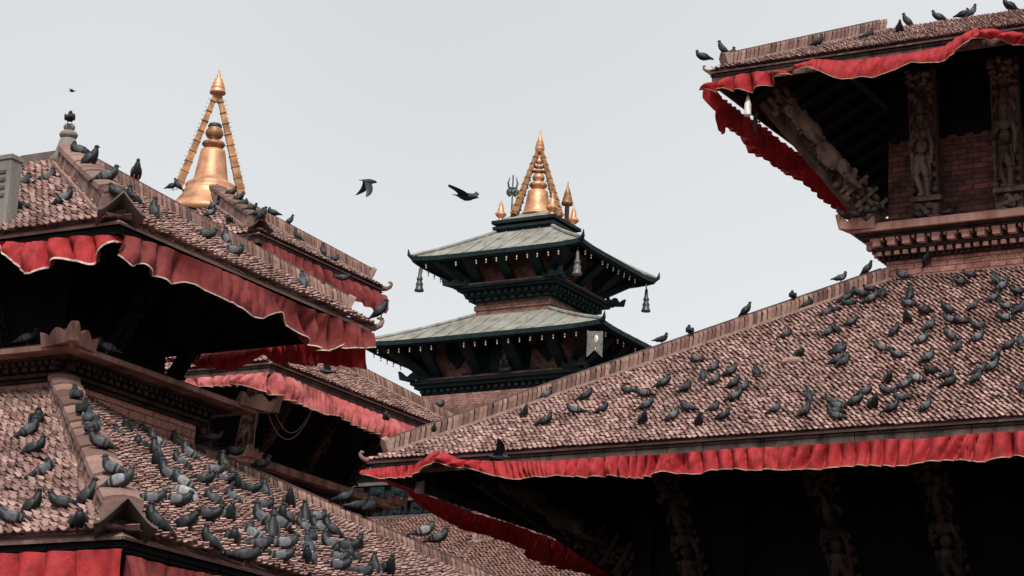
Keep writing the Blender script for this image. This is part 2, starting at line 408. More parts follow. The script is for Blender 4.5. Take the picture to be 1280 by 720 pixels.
class RoofInfo: pass
def hip_roof(name, parent, x0, x1, y0, y1, z, ix, iy, h, detail='fr', tile='tile', tw=0.10, th=0.14, ridges='abcd', eave=0.2,
             label=None, soffit=True, hoods='', rw=0.13, rh=0.2, deck=True, rafter=0.32, iyb=None, tw_b=0.0, fascia='fascia', slabs='a', trims=None, rpitch=.056, rise=.05, lip=.04):
    """truncated hip roof: eave rectangle at z, inner rectangle inset ix, iy at z+h.  sides: f=-Y b=+Y l=-X r=+X"""
    zt = z+h; iyb = iyb or iy; trims = trims or {}
    c = {'a': (x1, y0), 'b': (x1, y1), 'c': (x0, y1), 'd': (x0, y0)}
    ci = {'a': (x1-ix, y0+iy), 'b': (x1-ix, y1-iyb), 'c': (x0+ix, y1-iyb), 'd': (x0+ix, y0+iy)}
    E_ = {k: V3(*c[k], z) for k in c}; I_ = {k: V3(*ci[k], zt) for k in ci}; I_['b'][2] -= tw_b
    side = {'f': ('d', 'a', iy, ix), 'r': ('a', 'b', ix, iy), 'b': ('b', 'c', iyb, ix), 'l': ('c', 'd', ix, iy)}
    mb = MB(); ubm = MB(); info = RoofInfo(); info.twist = tw_b; info.planes = {}; info.E = E_; info.I = I_
    for k, (p, q, ins, oth) in side.items():
        e = E_[q]-E_[p]; Le = np.linalg.norm(e); e = e/Le
        inn = unit(V3(-e[1], e[0], 0)); s = V3(inn[0]*ins, inn[1]*ins, h); Ls = np.linalg.norm(s)
        n = unit(np.cross(e, s)); info.planes[k] = (E_[p], n); ob_ = iyb if k == 'r' else oth
        und = -n*0.03
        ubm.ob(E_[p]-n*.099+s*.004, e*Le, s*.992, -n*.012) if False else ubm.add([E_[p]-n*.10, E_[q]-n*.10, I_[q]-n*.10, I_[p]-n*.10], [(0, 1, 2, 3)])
        mb.hexa([E_[p]+und*1.3, E_[q]+und*1.3, I_[q]+und*1.3, I_[p]+und*1.3, E_[p]-n*0.012, E_[q]-n*0.012, I_[q]-n*0.012, I_[p]-n*0.012])
        if k in detail: tiles(mb, E_[p], e, s, Le, Ls, oth/Ls, ob_/Ls, tw, th, seed=ord(k)+len(name), twist=tw_b if k == 'r' else 0.0, rise=rise, lip=lip)
    if deck and (x1-x0-2*ix > 0.05): mb.box(x0+ix-0.05, x1-ix+0.05, y0+iy-0.05, y1-iy+0.05, zt-0.1, zt+0.05)
    roof = mb.build(name, M[tile], parent)
    if label: roof['label'] = label
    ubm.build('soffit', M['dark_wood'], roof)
    for i, k in enumerate('abcd'):
        if k in ridges:
            d = unit(I_[k]-E_[k]); ridge(E_[k]+d*0.38+V3(0, 0, 0.03), I_[k]+V3(0, 0, 0.03), 'ridge', roof, w=rw, hh=rh, pitch=rpitch, seed=i, slab=k in slabs, trim=trims.get(k, 0.0))
        if k in hoods:
            dd = V3(E_[k][0]-I_[k][0], E_[k][1]-I_[k][1], 0); hood(E_[k], dd, roof)
    # eave board
    fb = MB(); g = 0.06
    for k, (p, q, ins, oth) in side.items():
        e = E_[q]-E_[p]; Le = np.linalg.norm(e); e = e/Le; inn = V3(-e[1], e[0], 0)
        xx = g
        while xx < Le-g-0.02:
            L = min(rnd.uniform(0.5, 1.1), Le-g-xx)
            fb.ob(E_[p]+e*xx+inn*(g+rnd.uniform(0, 0.012))+V3(0, 0, -0.02-eave), e*(L-0.012), inn*0.05, V3(0, 0, eave-0.01+rnd.uniform(-.01, .0)))
            xx += L
    fb.build('eave_board', M[fascia], roof)
    if soffit:
        sb = MB()
        for k, (p, q, ins, oth) in side.items():
            e = E_[q]-E_[p]; Le = np.linalg.norm(e); e = e/Le
            inn = unit(V3(-e[1], e[0], 0)); s = V3(inn[0]*ins, inn[1]*ins, h); n = unit(np.cross(e, s)); Ls = np.linalg.norm(s); s = s/Ls
            if k in 'flr':
                x = 0.25
                while x < Le-0.2:
                    lim = min(x*Ls/oth, (Le-x)*Ls/oth, Ls)
                    if lim > 0.5: sb.ob(E_[p]+e*x+s*0.13-n*0.22, e*0.09, s*(lim-0.25), n*0.125)
                    x += rafter
        sb.build('rafters', M['dark_wood'], roof)
    info.obj = roof
    return info

def cloth(P0, P1, outd, top, length, label, material='red_cloth', seed=0, pleat=0.28, amp=0.05, trim='trim', flare=0.05, nu=None, group='cloth valances under the eaves', trimw=0.010, rag=0.06):
    """hanging strip from P0 to P1. top(u), length(u) are lists of (fraction, metres)"""
    rg = np.random.default_rng(seed); P0 = np.asarray(P0, float); P1 = np.asarray(P1, float)
    L = np.linalg.norm(P1-P0); e = (P1-P0)/L; outd = unit(outd)
    nu = nu or int(min(700, L/0.022)); nv = 18
    t = np.linspace(0, 1, nu); u = t*L
    topv = np.interp(t, *zip(*top)); ln = np.interp(t, *zip(*length))
    kern = np.hanning(max(5, nu//60)); kern /= kern.sum()
    pad = len(kern)//2
    sm = lambda a: np.convolve(np.pad(a, pad, mode='edge'), kern, 'same')[pad:-pad]
    topv = sm(topv); ln = sm(ln)
    def wob(scale, k):
        n = max(4, int(L/scale)+3); return np.interp(u, np.linspace(0, L, n), rg.normal(0, k, n))
    ph = 2*np.pi*(u/pleat)+wob(pleat*2.6, 2.4)
    ph2 = 2*np.pi*(u/(pleat*0.39))+wob(pleat, 2.0)
    A = np.clip(0.75+wob(pleat*2.5, 0.6), 0.08, 2.0); A2 = np.clip(wob(pleat*1.7, 0.7), 0, 1.6)
    ln = ln*np.clip(1+wob(pleat*2.0, rag)+wob(pleat*.8, rag*.35), .4, 1.6); topv = topv+wob(pleat*2.5, 0.010)
    big = wob(pleat*4, 0.6)
    sh = wob(pleat*3.0, 0.05); dg = wob(pleat*3.5, 1.8); hm = np.clip(0.62+wob(pleat*3, .25), .2, 1)
    P = np.zeros((nu, nv, 3))
    cr_ = [(rg.uniform(14, 55), rg.uniform(-22, 22), rg.uniform(0, 6.3), rg.uniform(.5, 1)) for _ in range(9)]; gate = np.clip(wob(pleat*1.5, 1.0)+.4, 0, 1.6)
    fold = lambda x: 1.6*np.abs(np.sin(x*0.5))**0.7-0.9
    for j in range(nv):
        v = j/(nv-1); g = (0.30+0.9*math.sin(math.pi*min(1, v*.75)))*(1-v**3*(1-hm))
        o_ = 2.7*amp*(A*g*fold(ph+dg*(v-.3))+0.45*A2*fold(ph2+1.5*dg*v)*(0.4+0.6*math.sin(math.pi*min(1, v*1.1)))+0.6*big*math.sin(math.pi*v*0.8))+flare*v*v+0.02
        for kx, kz, p_, w_ in cr_: o_ = o_+amp*0.20*w_*gate*(1.3*np.abs(np.sin(.5*(kx*u+kz*v*ln+p_)))-.8)*math.sin(math.pi*min(1, .12+v*.8))
        P[:, j] = P0+(u+sh*v)[:, None]*e+o_[:, None]*outd+V3(0, 0, 1)*(topv-ln*v-0.05*np.abs(big)*v*(1-v))[:, None]
    mb = MB(); mb.grid(P)
    o = mb.build('valance_cloth', M[material], None, True, org=(P0+P1)/2)
    tag(o, label, 'cloth', group)
    if trim:
        Q = np.stack([P[:, -2]*0.0+P[:, -1]+V3(0, 0, trimw*1.2), P[:, -1]-V3(0, 0, trimw*0.6)], 1)
        fr = P[:, -1].copy()
        t1 = fr+outd*0.006+V3(0, 0, trimw); t2 = fr+outd*0.006-V3(0, 0, trimw*0.5)
        b2 = fr-outd*0.006-V3(0, 0, trimw*0.5); b1 = fr-outd*0.006+V3(0, 0, trimw)
        k = MB(); k.grid(np.stack([t1, t2, b2, b1], 1)); k.build('trim', M[trim], o)
    return o

def cornice(parent, x0, x1, y0, y1, layers, dent=(), crowns='', crown=(0.55, 0.14), mats=('cornice', 'carved_wood'), crown_out=0.12, sides='fr', name='cornice', crown_mat=None):
    """stepped ledge. layers: (z0, z1, out, mat index).  dent: (z0, z1, out, depth, width, gap, mat)"""
    groups = {}
    for z0, z1, o_, k in layers: groups.setdefault(k, MB()).box(x0-o_, x1+o_, y0-o_, y1+o_, z0, z1)
    for z0, z1, o_, dep, wd, gp, k in dent:
        mb = groups.setdefault(k, MB())
        for s in sides:
            a, b = (x0, x1) if s in 'fb' else (y0, y1)
            x = a-o_+0.02
            while x < b+o_-wd:
                q = rnd.uniform(-.006, .006)
                if s == 'f': mb.box(x, x+wd, y0-o_-dep-q, y0-o_+0.02, z0, z1)
                if s == 'r': mb.box(x1+o_-0.02, x1+o_+dep+q, x, x+wd, z0, z1)
                if s == 'l': mb.box(x0-o_-dep-q, x0-o_+0.02, x, x+wd, z0, z1)
                x += wd+gp
    root = None
    ks = sorted(groups)
    for k in ks:
        if root is None: root = groups[k].build(name, M[mats[k]], parent)
        else: groups[k].build('carved_band', M[mats[k]], root)
    top = max(l[1] for l in layers); o_ = max(l[2] for l in layers)
    cs = {'a': (x1+o_, y0-o_, 1, -1), 'b': (x1+o_, y1+o_, 1, 1), 'd': (x0-o_, y0-o_, -1, -1), 'c': (x0-o_, y1+o_, -1, 1)}
    for k in crowns:
        cx, cy, sx, sy = cs[k]; ext, ht = crown; mb = MB()
        for ax in (0, 1):
            rings = []
            for t in np.linspace(0, 1, 17):
                # scalloped upturned rim: peaks at the corner, the middle and the end
                hgt = ht*(0.22+0.78*abs(math.cos(t*math.pi*2))**1.3)*(1.25-0.5*t if t < 0.9 else 0.8)
                fl = crown_out*(1-t)**1.5+0.02
                along = ext*t
                if ax == 0: p = V3(cx+sx*(fl-along), cy+sy*fl, top-0.05); nrm = V3(0, sy, 0)
                else: p = V3(cx+sx*fl, cy+sy*(fl-along), top-0.05); nrm = V3(sx, 0, 0)
                tip = hgt
                rings.append(np.array([p-nrm*0.10-V3(0, 0, 0.04), p+nrm*0.0-V3(0, 0, 0.05), p+nrm*(0.02+0.25*tip)+V3(0, 0, tip+0.03), p-nrm*(0.02-0.15*tip)+V3(0, 0, tip+0.035), p-nrm*0.06+V3(0, 0, 0.03)]))
            mb.loft(rings)
        mb.build('corner_crown', M[crown_mat or mats[0]], root)
    return root

def strut(parent, base, top, side, width, thick, seed=0, mat_='carved_wood', beast=False):
    """carved roof strut: a plank with a standing figure in relief under foliage"""
    rg = random.Random(seed); base = np.asarray(base, float); top = np.asarray(top, float)
    a = top-base; L = np.linalg.norm(a); a = a/L; b = unit(np.asarray(side, float)); b = unit(b-a*(a@b)); n = np.cross(a, b)
    if n@(-FW) < 0: n = -n
    ax = np.array([b, n, a]); w = width/2
    Q = lambda x, y, z: base+b*x*w*(1 if abs(x) < .8 else .86)+n*(y*w)+a*z*L
    mb = MB(); mb.ob(base-b*w-n*thick, b*2*w, n*thick, a*L)
    for sgn in (-1, 1): mb.ob(base+b*sgn*w*0.98-n*0.01, -b*sgn*w*0.14, n*0.045, a*L)
    for k in range(70):   # shallow foliage carved all over the plank
        mb.ell(Q(rg.uniform(-.88, .88), .02, rg.uniform(.03, .97)), (rg.uniform(.1, .2)*w, rg.uniform(.12, .25)*w, rg.uniform(.08, .3)*w), ax, 7, 5)
    plank = mb.build('strut', M[{'carved_wood': 'mid_wood'}.get(mat_, 'dark_wood')], parent); mb = MB()  # plank darker than its figure: recess shade put into the wood colour
    mb.ob(Q(-.5, .0, .02), b*w, n*.05*w, a*.95*L); w0 = w
    for k in range(18): mb.ell(Q(rg.uniform(-.8, .8), .12, rg.uniform(.15, .7)), (rg.uniform(.08, .16)*w, .2*w, rg.uniform(.08, .2)*w), ax, 7, 5)
    w = w0*1.16
    T = lambda p, q, r0, r1: mb.tube([p, (p+q)/2+b*rg.uniform(-.02, .02)*w, q], [r0*w, (r0+r1)/2*1.1*w, r1*w], 7)
    B = lambda c, r0, r1, r2: mb.ell(c, (r0*w, r1*w, r2*w), ax, 9, 6)
    if not beast:
        mb.ob(Q(-.95, 0, .13), b*1.9*w, n*.55*w, a*.03*L)
        mb.ob(Q(-.8, 0, .0), b*1.6*w, n*.4*w, a*.04*L)
        for i in range(14):
            B(Q(rg.uniform(-.75, .75), .15, rg.uniform(.05, .12)), .22, .25, .22)
        sw = rg.choice((-1, 1))
        hip = Q(.1*sw, .45, .40); kneeL = Q(-.32*sw, .55, .28); kneeR = Q(.38*sw, .6, .30)
        T(hip, kneeL, .27, .19); T(kneeL, Q(-.25*sw, .4, .165), .18, .12)
        T(hip, kneeR, .27, .2); T(kneeR, Q(.05*sw, .45, .175), .18, .12)
        B(Q(-.3*sw, .5, .165), .22, .2, .12); B(Q(.12*sw, .55, .17), .22, .2, .12)
        B(hip, .42, .34, .32); B(Q(0, .42, .48), .34, .3, .45); B(Q(-.03*sw, .5, .555), .45, .34, .36)
        for sg in (-1, 1):
            sh = Q(sg*.42, .45, .58); el = Q(sg*.72, .55, .49)
            T(sh, el, .15, .12); T(el, Q(sg*(.25 if sg == sw else .68), .75, .53 if sg == sw else .36), .12, .09)
            for k in range(5): B(Q(sg*.8, .2, .2+.08*k+rg.uniform(-.02, .02)), .16, .22, .2)
        T(Q(0, .45, .59), Q(.02, .5, .64), .16, .15); B(Q(.02, .55, .665), .24, .26, .3)
        mb.tube([Q(.02, .5, .69), Q(.02, .48, .73), Q(.02, .4, .80)], [.27*w, .2*w, .03*w], 8)
        for k in range(14):
            an = math.pi*k/13; B(Q(math.cos(an)*.6, .2, .655+.07*math.sin(an)), .12, .14, .12)
        for k in range(26): B(Q(rg.uniform(-.8, .8), .12+rg.random()*.25, rg.uniform(.77, .98)), rg.uniform(.14, .25), .22, rg.uniform(.12, .3))
        T(Q(.55*sw, .6, .42), Q(.62*sw, .35, .24), .12, .05); T(Q(-.45*sw, .6, .42), Q(-.5*sw, .35, .26), .12, .05)
    else:
        B(Q(0, .5, .50), .62, .6, 1.1); B(Q(.1, .75, .68), .55, .6, .75); T(Q(.1, .7, .70), Q(-.2, 1.0, .83), .42, .32)
        B(Q(-.3, 1.05, .85), .34, .4, .5); T(Q(-.35, 1.15, .86), Q(-.6, 1.5, .83), .24, .16)
        for k in range(12): B(Q(.35+rg.uniform(-.1, .2), .6, .66+.022*k), .2, .24, .22)
        T(Q(-.1, .8, .62), Q(-.5, 1.5, .66), .26, .17); T(Q(-.5, 1.5, .66), Q(-.5, 1.4, .55), .17, .11)
        T(Q(.2, .7, .42), Q(-.3, 1.15, .36), .4, .24); T(Q(-.3, 1.15, .36), Q(.1, .75, .24), .22, .14)
        for k in range(34): B(Q(rg.uniform(-.6, .6), rg.uniform(.5, .8), rg.uniform(.38, .86)), rg.uniform(.08, .17), .16, rg.uniform(.08, .18))
        for k in range(40): B(Q(rg.uniform(-.85, .85), .2, rg.uniform(.02, .36)), rg.uniform(.13, .28), .3, rg.uniform(.12, .3))
        for k in range(3): mb.ob(Q(-1, 0, .07+.09*k), b*2*w, n*.5*w, a*.022*L)
        for k in range(24): B(Q(rg.uniform(-.85, .85), .2, rg.uniform(.86, 1)), .2, .28, .22)
    mb.build('carved_figure', M[mat_], plank, False)
    return plank

def zat(x, y, py):
    """height above plan point (x, y) that the photo shows at row py"""
    lo, hi = -5.0, 60.0
    for _ in range(50):
        mdl = (lo+hi)/2
        if project((x, y, mdl))[1] > py: lo = mdl
        else: hi = mdl
    return lo

# ------------------------------------------------------------------ ground
g = MB(); g.box(-3000, 3000, -3000, 3000, -1.0, 0.0)
tag(g.build('ground', M['pave']), kind='structure')

def horn(rf, c, sc=1.0):
    """turned-up corner tile at eave corner c"""
    k = MB(); p = rf.E[c]; d = unit(V3(rf.E[c][0]-rf.I[c][0], rf.E[c][1]-rf.I[c][1], 0)); q = lambda a, z: p+d*a*sc+V3(0, 0, z*sc)
    k.tube([q(-.5, .1), q(-.2, .05), q(.02, .03), q(.11, .08), q(.14, .16)], [.09*sc, .075*sc, .055*sc, .042*sc, .034*sc], 8)
    k.tube([q(.13, .15), q(.11, .19), q(.05, .18)], [.036*sc, .032*sc, .015*sc], 7)
    k.build('corner_tile', M['ridge'], rf.obj, True)

# ================================================================== RIGHT TEMPLE
TR = thing('temple', (-11.2, 43.4, 0), 'big brick temple on the right, two tiled roofs with bright red cloth and carved struts', 'temple')
RW = (-15.228, -7.228, 39.384, 47.384)
R1 = hip_roof('lower_roof', TR, -21.61, -0.85, 33.0, 53.76, 9.258, 6.382, 6.38, 4.04, detail='f', ridges='abd', eave=0.2, hoods='', tw=0.088, th=0.125, rw=0.14, rh=0.21, rpitch=.09, slabs='')
R2 = hip_roof('upper_roof', TR, -17.627, -4.83, 36.985, 49.78, 16.693, 2.35, 2.35, 1.20, detail='f', ridges='abd', eave=0.22, hoods='', tw=0.095, th=0.125, rw=0.14, rh=0.22, rpitch=.08, slabs='', rafter=0.62)
horn(R1, 'd', .8); horn(R2, 'd', .55)
x0, x1, y0, y1 = RW
wm = MB(); wm.box(x0, x1, y0, y1, 13.25, 13.66); wm.build('lower_wall', M['brick'], TR)
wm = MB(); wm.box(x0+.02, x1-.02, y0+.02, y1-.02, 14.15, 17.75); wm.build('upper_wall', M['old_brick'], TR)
wm = MB(); wm.box(x0+.005, x1-.005, y0+.005, y1-.005, 15.85, 17.7)  # added dark panel: the black recess shade above the brick, as colour
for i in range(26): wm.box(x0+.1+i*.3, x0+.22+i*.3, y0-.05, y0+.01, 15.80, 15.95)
wm.build('recess_shade_panel', M['dark_wood'], TR)
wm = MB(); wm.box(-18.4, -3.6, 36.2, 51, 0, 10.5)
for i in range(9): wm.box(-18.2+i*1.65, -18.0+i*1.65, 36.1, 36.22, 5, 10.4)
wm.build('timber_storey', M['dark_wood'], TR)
cornice(TR, x0, x1, y0, y1, [(13.655, 13.72, .06, 1), (13.715, 13.80, .13, 1), (13.80, 13.86, .20, 1), (13.86, 14.0, .15, 1), (14.0, 14.05, .34, 1), (14.05, 14.09, .42, 1), (14.09, 14.20, .50, 0), (14.195, 14.235, .47, 0)],
        dent=[(13.86, 14.0, .15, .18, .13, .14, 0), (13.955, 14.0, .20, .12, .045, .05, 0), (13.72, 13.79, .13, .06, .09, .07, 0), (13.66, 13.71, .06, .045, .05, .06, 1)], crowns='da', crown=(0.5, 0.15), sides='fl', mats=('cornice', 'dark_brown_wood', 'carved_wood'))
zc = 14.24
# inner face of the upper wall carries a timber plate and a window
for xx, sd_ in ((x0+0.78, 3), (x0+2.27, 5), (x0+3.75, 8), (x0+5.2, 9)):
    strut(TR, (xx, y0-0.10, zc+.02), (xx, y0-0.42, zc+2.75), (1, 0, 0), 0.50, 0.10, sd_)
strut(TR, (x0-0.08, y0-0.08, zc+.12), (x0-1.55, y0-1.55, zc+2.2), (1, 1, 1.5), 0.50, 0.16, 21, beast=True)
k = MB()
for z, o_ in ((zc+2.72, 0.55), (zc+2.90, .75)):
    k.box(x0-o_, x1+o_, y0-o_, y0-o_+.13, z, z+.12); k.box(x0-o_, x0-o_+.13, y0-o_+.13, y1+o_, z, z+.12)
k.build('eave_beam', M['dark_wood'], TR)
# struts of the lower roof, leaning out from the timber storey
for xx in (8.35, 6.4, 10.4, 12.6):
    pass
for px, sd_ in ((1005, 31), (1145, 33), (815, 36), (1290, 38)):
    tp = hit(px, 606, V3(-21.6, 33.75, 9), V3(0, 1, 0)); tx = tp[0]
    strut(TR, (tx-0.05, 36.05, 7.0), (tx, 34.2, 9.15), (1, 0, 0), 0.52, 0.14, sd_, mat_='dark_brown_wood')
strut(TR, (-18.4, 36.2, 7.9), (-20.26, 34.35, 9.3), (1, 1, 1.5), 0.5, 0.16, 39, mat_='dark_brown_wood', beast=True)

# cloths of the right temple
def upx(x, p0, e, z=None):
    """distance along the eave where the photo column x falls"""
    lo, hi = -3.0, 30.0
    s = 1 if project(p0+e*5)[0] > project(p0)[0] else -1
    for _ in range(45):
        mdl = (lo+hi)/2
        if (project(p0+e*mdl)[0]-x)*s < 0: lo = mdl
        else: hi = mdl
    return lo
def prof(rows, p0, e, L): return [(max(0, min(1, upx(x, p0, e)/L)), v) for x, v in rows]
ec = R1.E['d']; e = V3(1, 0, 0); P0 = ec+V3(-0.06, -0.02, 0); L = 14.5
cloth(P0, P0+e*L, (0, -1, 0), prof([(455, -.15), (520, -.12), (538, .04), (547, .10), (556, .06), (575, -.08), (612, -.14), (700, -.20), (1500, -.21)], P0, e, L),
      prof([(455, .10), (480, .19), (520, .22), (547, .24), (565, .17), (588, .13), (612, .2), (650, .30), (700, .26), (830, .33), (1000, .33), (1120, .36), (1300, .38)], P0, e, L),
      'long bright red cloth along the big right front eave, folded up at its left', 'red_cloth', 3, 0.24, 0.055, trimw=.008, rag=.09)
e = V3(0, 1, 0); P0 = ec+V3(-0.03, 0.05, 0); L = 12
cloth(P0, P0+e*L, (-1, 0, 0), [(0, -.16), (.1, -.2), (1, -.2)], [(0, .03), (.12, .05), (.15, .20), (.2, .26), (.3, .32), (.42, .34), (.5, .5), (.6, .42), (1, .5)],
      'dark red pointed cloth hanging under the receding left eave of the big right roof', 'red_cloth', 5, 0.55, 0.06, trim=None)
ec2 = R2.E['d']; e = V3(1, 0, 0); P0 = ec2+V3(-0.05, -0.03, 0); L = 9.0
cloth(P0, P0+e*L, (0, -1, 0), prof([(883, -.27), (900, -.2), (939, -.15), (981, -.20), (1017, -.06), (1057, -.18), (1103, -.2), (1155, -.2), (1181, -.18), (1200, -.03), (1217, .05), (1240, .0), (1280, -.16), (1400, -.2)], P0, e, L),
      prof([(883, .09), (900, .18), (939, .32), (960, .25), (981, .1), (1017, .14), (1040, .22), (1057, .27), (1103, .28), (1155, .33), (1181, .28), (1217, .18), (1250, .2), (1280, .26), (1400, .3)], P0, e, L),
      'loose bright red wavy cloth under the front eave of the top right roof', 'red_cloth', 11, 0.36, 0.085, trimw=0.007, rag=.2)
e = V3(0, 1, 0); P0 = ec2+V3(-0.03, 0.02, 0); L = 10
cloth(P0, P0+e*L, (-1, 0, 0), [(0, -.2), (.1, -.22), (1, -.22)], [(0, .25), (.06, .45), (.085, .62), (.10, .40), (.17, .36), (.25, .55), (.33, .48), (.5, .5), (1, .5)],
      'deep crimson cloth hanging under the receding left eave of the top right roof', 'red_cloth', 13, 0.30, 0.06, trim=None)

# ================================================================== LEFT TEMPLE (near)
TL = thing('temple', (-19.4, 22.2, 0), 'near left temple covered with pigeons, faded red cloth below its two tiled roofs', 'temple')
LW = (-21.03, -17.826, 20.963, 23.463)
L1 = hip_roof('lower_roof', TL, -26.30, -12.555, 15.692, 26.663, 4.83, 5.271, 5.271, 2.676, detail='fr', ridges='ab', eave=0.10, hoods='a', tw=0.095, th=0.125, rw=0.15, rh=0.17, iyb=3.2, tw_b=0.28, fascia='dark_wood', rise=.072, lip=.05)
L2 = hip_roof('upper_roof', TL, -22.68, -16.184, 19.72, 24.69, 8.993, 2.95, 2.485, 1.743, detail='fr', ridges='ab', eave=0.10, hoods='a', tw=0.095, th=0.125, rw=0.14, rh=0.19, fascia='dark_wood', trims={'a': .22, 'b': .1}, rise=.07, lip=.048)
horn(L2, 'b', .8)
x0, x1, y0, y1 = LW
wm = MB(); wm.box(x0, x1, y0, y1, 7.3, 7.66); wm.build('lower_wall', M['brick'], TL)
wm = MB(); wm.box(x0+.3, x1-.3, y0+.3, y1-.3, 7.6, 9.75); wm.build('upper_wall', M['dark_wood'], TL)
wm = MB(); wm.box(-24.0, -14.8, 17.9, 26.5, 0, 5.7); wm.build('timber_storey', M['dark_wood'], TL)
cornice(TL, x0, x1, y0, y1, [(7.655, 7.69, .05, 1), (7.69, 7.73, .12, 1), (7.73, 7.84, .10, 2), (7.84, 7.87, .30, 1), (7.87, 7.93, .52, 0), (7.93, 7.96, .47, 1), (7.96, 8.0, .10, 2)],
        dent=[(7.74, 7.79, .10, .10, .07, .06, 1), (7.79, 7.835, .10, .16, .05, .045, 1)], crowns='ab', crown=(0.42, 0.10), mats=('dark_ledge', 'dark_brown_wood', 'dark_wood'), crown_out=0.16)
for i, (bx, by, tx, ty, sx, sy) in enumerate(((x1+.0, y0+.7, x1+.75, y0+.7, 0, 1), (x1, y0+1.9, x1+.75, y0+1.9, 0, 1), (x1-.7, y0, x1-.7, y0-.75, 1, 0), (x1-2, y0, x1-2, y0-.75, 1, 0))):
    strut(TL, (bx, by, 7.98), (tx, ty, 9.05), (sx, sy, 0), 0.2, 0.06, 50+i, mat_='dark_wood')
# finial and ridge on top
k = MB(); ap = V3(-16.184-2.95, 22.205, 10.736)
k.box(-19.75, ap[0]+.12, ap[1]-.13, ap[1]+.13, 10.62, 10.86); k.build('top_ridge', M['grey_wood'], L2.obj)
k = MB(); sc = 1/118.0
k.lathe(ap+V3(0, 0, .0), [(r_*sc, (205-y)*sc, q) for r_, y, q in ((24, 212, 0), (24, 200, 0), (20, 197, 0), (18, 193, 0), (17, 190, 0), (15, 183, 0), (12, 172, 0), (11, 170, 0), (7, 169, 0), (12, 167, .12), (13.5, 163, .15), (11, 159, .1), (6, 157.5, 0), (6, 156, 0), (8, 154, 0), (8.5, 151, 0), (7, 148, 0), (3, 147, 0))], 28)
k.build('finial', M['stone'], L2.obj, True)
ec = L2.E['a']
e = V3(1, 0, 0); P0 = ec+V3(-1.75, -0.03, 0); L = 1.75
cloth(P0, P0+e*L, (0, -1, 0), prof([(-10, -.06), (40, -.15), (100, -.13), (147, -.17)], P0, e, L), prof([(-10, .02), (4, .08), (15, .2), (40, .28), (60, .35), (75, .30), (100, .36), (120, .40), (130, .28), (146, .08)], P0, e, L),
      'bright red cloth with pale hem on the left side of the near left roof', 'red_cloth', 17, 0.26, 0.055, trim='bead_trim', trimw=0.014, rag=.1)
e = V3(0, 1, 0); P0 = ec+V3(0.03, 0.02, 0); L = 4.9
cloth(P0, P0+e*L, (1, 0, 0), [(0, -.15), (.3, -.10), (1, -.08)], prof([(150, .22), (165, .32), (180, .26), (195, .36), (212, .38), (228, .28), (241, .27), (258, .33), (277, .38), (302, .36), (320, .30), (335, .20), (345, .15), (350, .26), (380, .33), (415, .37), (428, .27), (434, .32), (462, .28)], P0, e, L),
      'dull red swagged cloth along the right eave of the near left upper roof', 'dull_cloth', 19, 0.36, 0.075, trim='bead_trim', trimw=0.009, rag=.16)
eb = L2.E['b']; P0 = eb+V3(-3.6, 0.03, 0)
cloth(P0, P0+V3(3.5, 0, 0), (0, 1, 0), [(0, -.10), (.52, -.08), (1, -.06)], [(0, .05), (.25, .06), (.28, .22), (.45, .26), (.56, .10), (.60, .24), (.8, .28), (1, .36)], 'deep red cloth seen from behind below the far eave of the near left roof', 'red_cloth', 23, 0.3, 0.05, trim=None)
ec = L1.E['a']; P0 = ec+V3(-4.6, -0.03, 0)
cloth(P0, P0+V3(4.64, 0, 0), (0, -1, 0), [(0, -.13), (1, -.13)], [(0, .85), (1, .8)], 'wide bright red cloth at the bottom left corner under the lowest pigeon roof', 'red_cloth', 29, 0.32, 0.07)
P0 = ec+V3(0.03, -0.03, 0)
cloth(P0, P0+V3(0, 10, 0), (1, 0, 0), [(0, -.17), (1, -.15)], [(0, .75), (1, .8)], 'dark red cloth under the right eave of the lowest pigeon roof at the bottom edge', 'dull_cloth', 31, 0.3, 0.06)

# ================================================================== REAR LEFT TEMPLE with the big gilded spire
TM = thing('temple', (-30.3, 39.8, 0), 'left temple further back, tiled roof topped by a big gilded bell spire, pink cloth below', 'temple')
M2 = hip_roof('upper_roof', TM, -33.33, -27.319, 37.507, 42.057, 14.955, 3.0, 2.27, 1.73, detail='fr', ridges='ab', eave=0.16, hoods='a', tw=0.12, th=0.15, rw=0.16, rh=0.24, trims={'a': .5, 'b': .5})
horn(M2, 'b', .9)
M1 = hip_roof('middle_roof', TM, -35.1, -25.573, 35.761, 43.811, 11.849, 2.85, 2.85, 1.61, detail='fr', ridges='ab', eave=0.2, hoods='', tw=0.11, th=0.14, rw=0.15, rh=0.22)
M0 = hip_roof('lower_roof', TM, -38.2, -23.57, 33.76, 45.81, 7.75, 4.0, 4.0, 2.2, detail='r', ridges='ab', eave=0.2, hoods='', tw=0.12, th=0.15, rw=0.16, rh=0.2)
wm = MB(); wm.box(-32.3, -28.42, 38.61, 40.96, 13.2, 15.45); wm.build('upper_wall', M['dark_wood'], TM)
mw = (-33.2, -27.57, 37.76, 41.81)
wm = MB(); wm.box(mw[0]+.1, mw[1]-.1, mw[2]+.1, mw[3]-.1, 9.6, 12.9); wm.build('middle_wall', M['dark_wood'], TM)
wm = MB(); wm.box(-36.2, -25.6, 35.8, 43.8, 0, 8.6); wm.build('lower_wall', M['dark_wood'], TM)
cornice(TM, *mw, [(9.9, 10.0, .05, 1), (10.0, 10.18, .12, 2), (10.18, 10.30, .26, 2), (10.30, 10.36, .4, 1), (10.36, 10.5, .6, 0), (10.5, 10.55, .5, 1)],
        dent=[(10.03, 10.15, .12, .1, .12, .1, 1), (10.19, 10.28, .26, .08, .08, .08, 1)], crowns='abd', crown=(0.42, 0.10), mats=('dark_ledge', 'dark_brown_wood', 'dark_wood'), crown_out=.12)
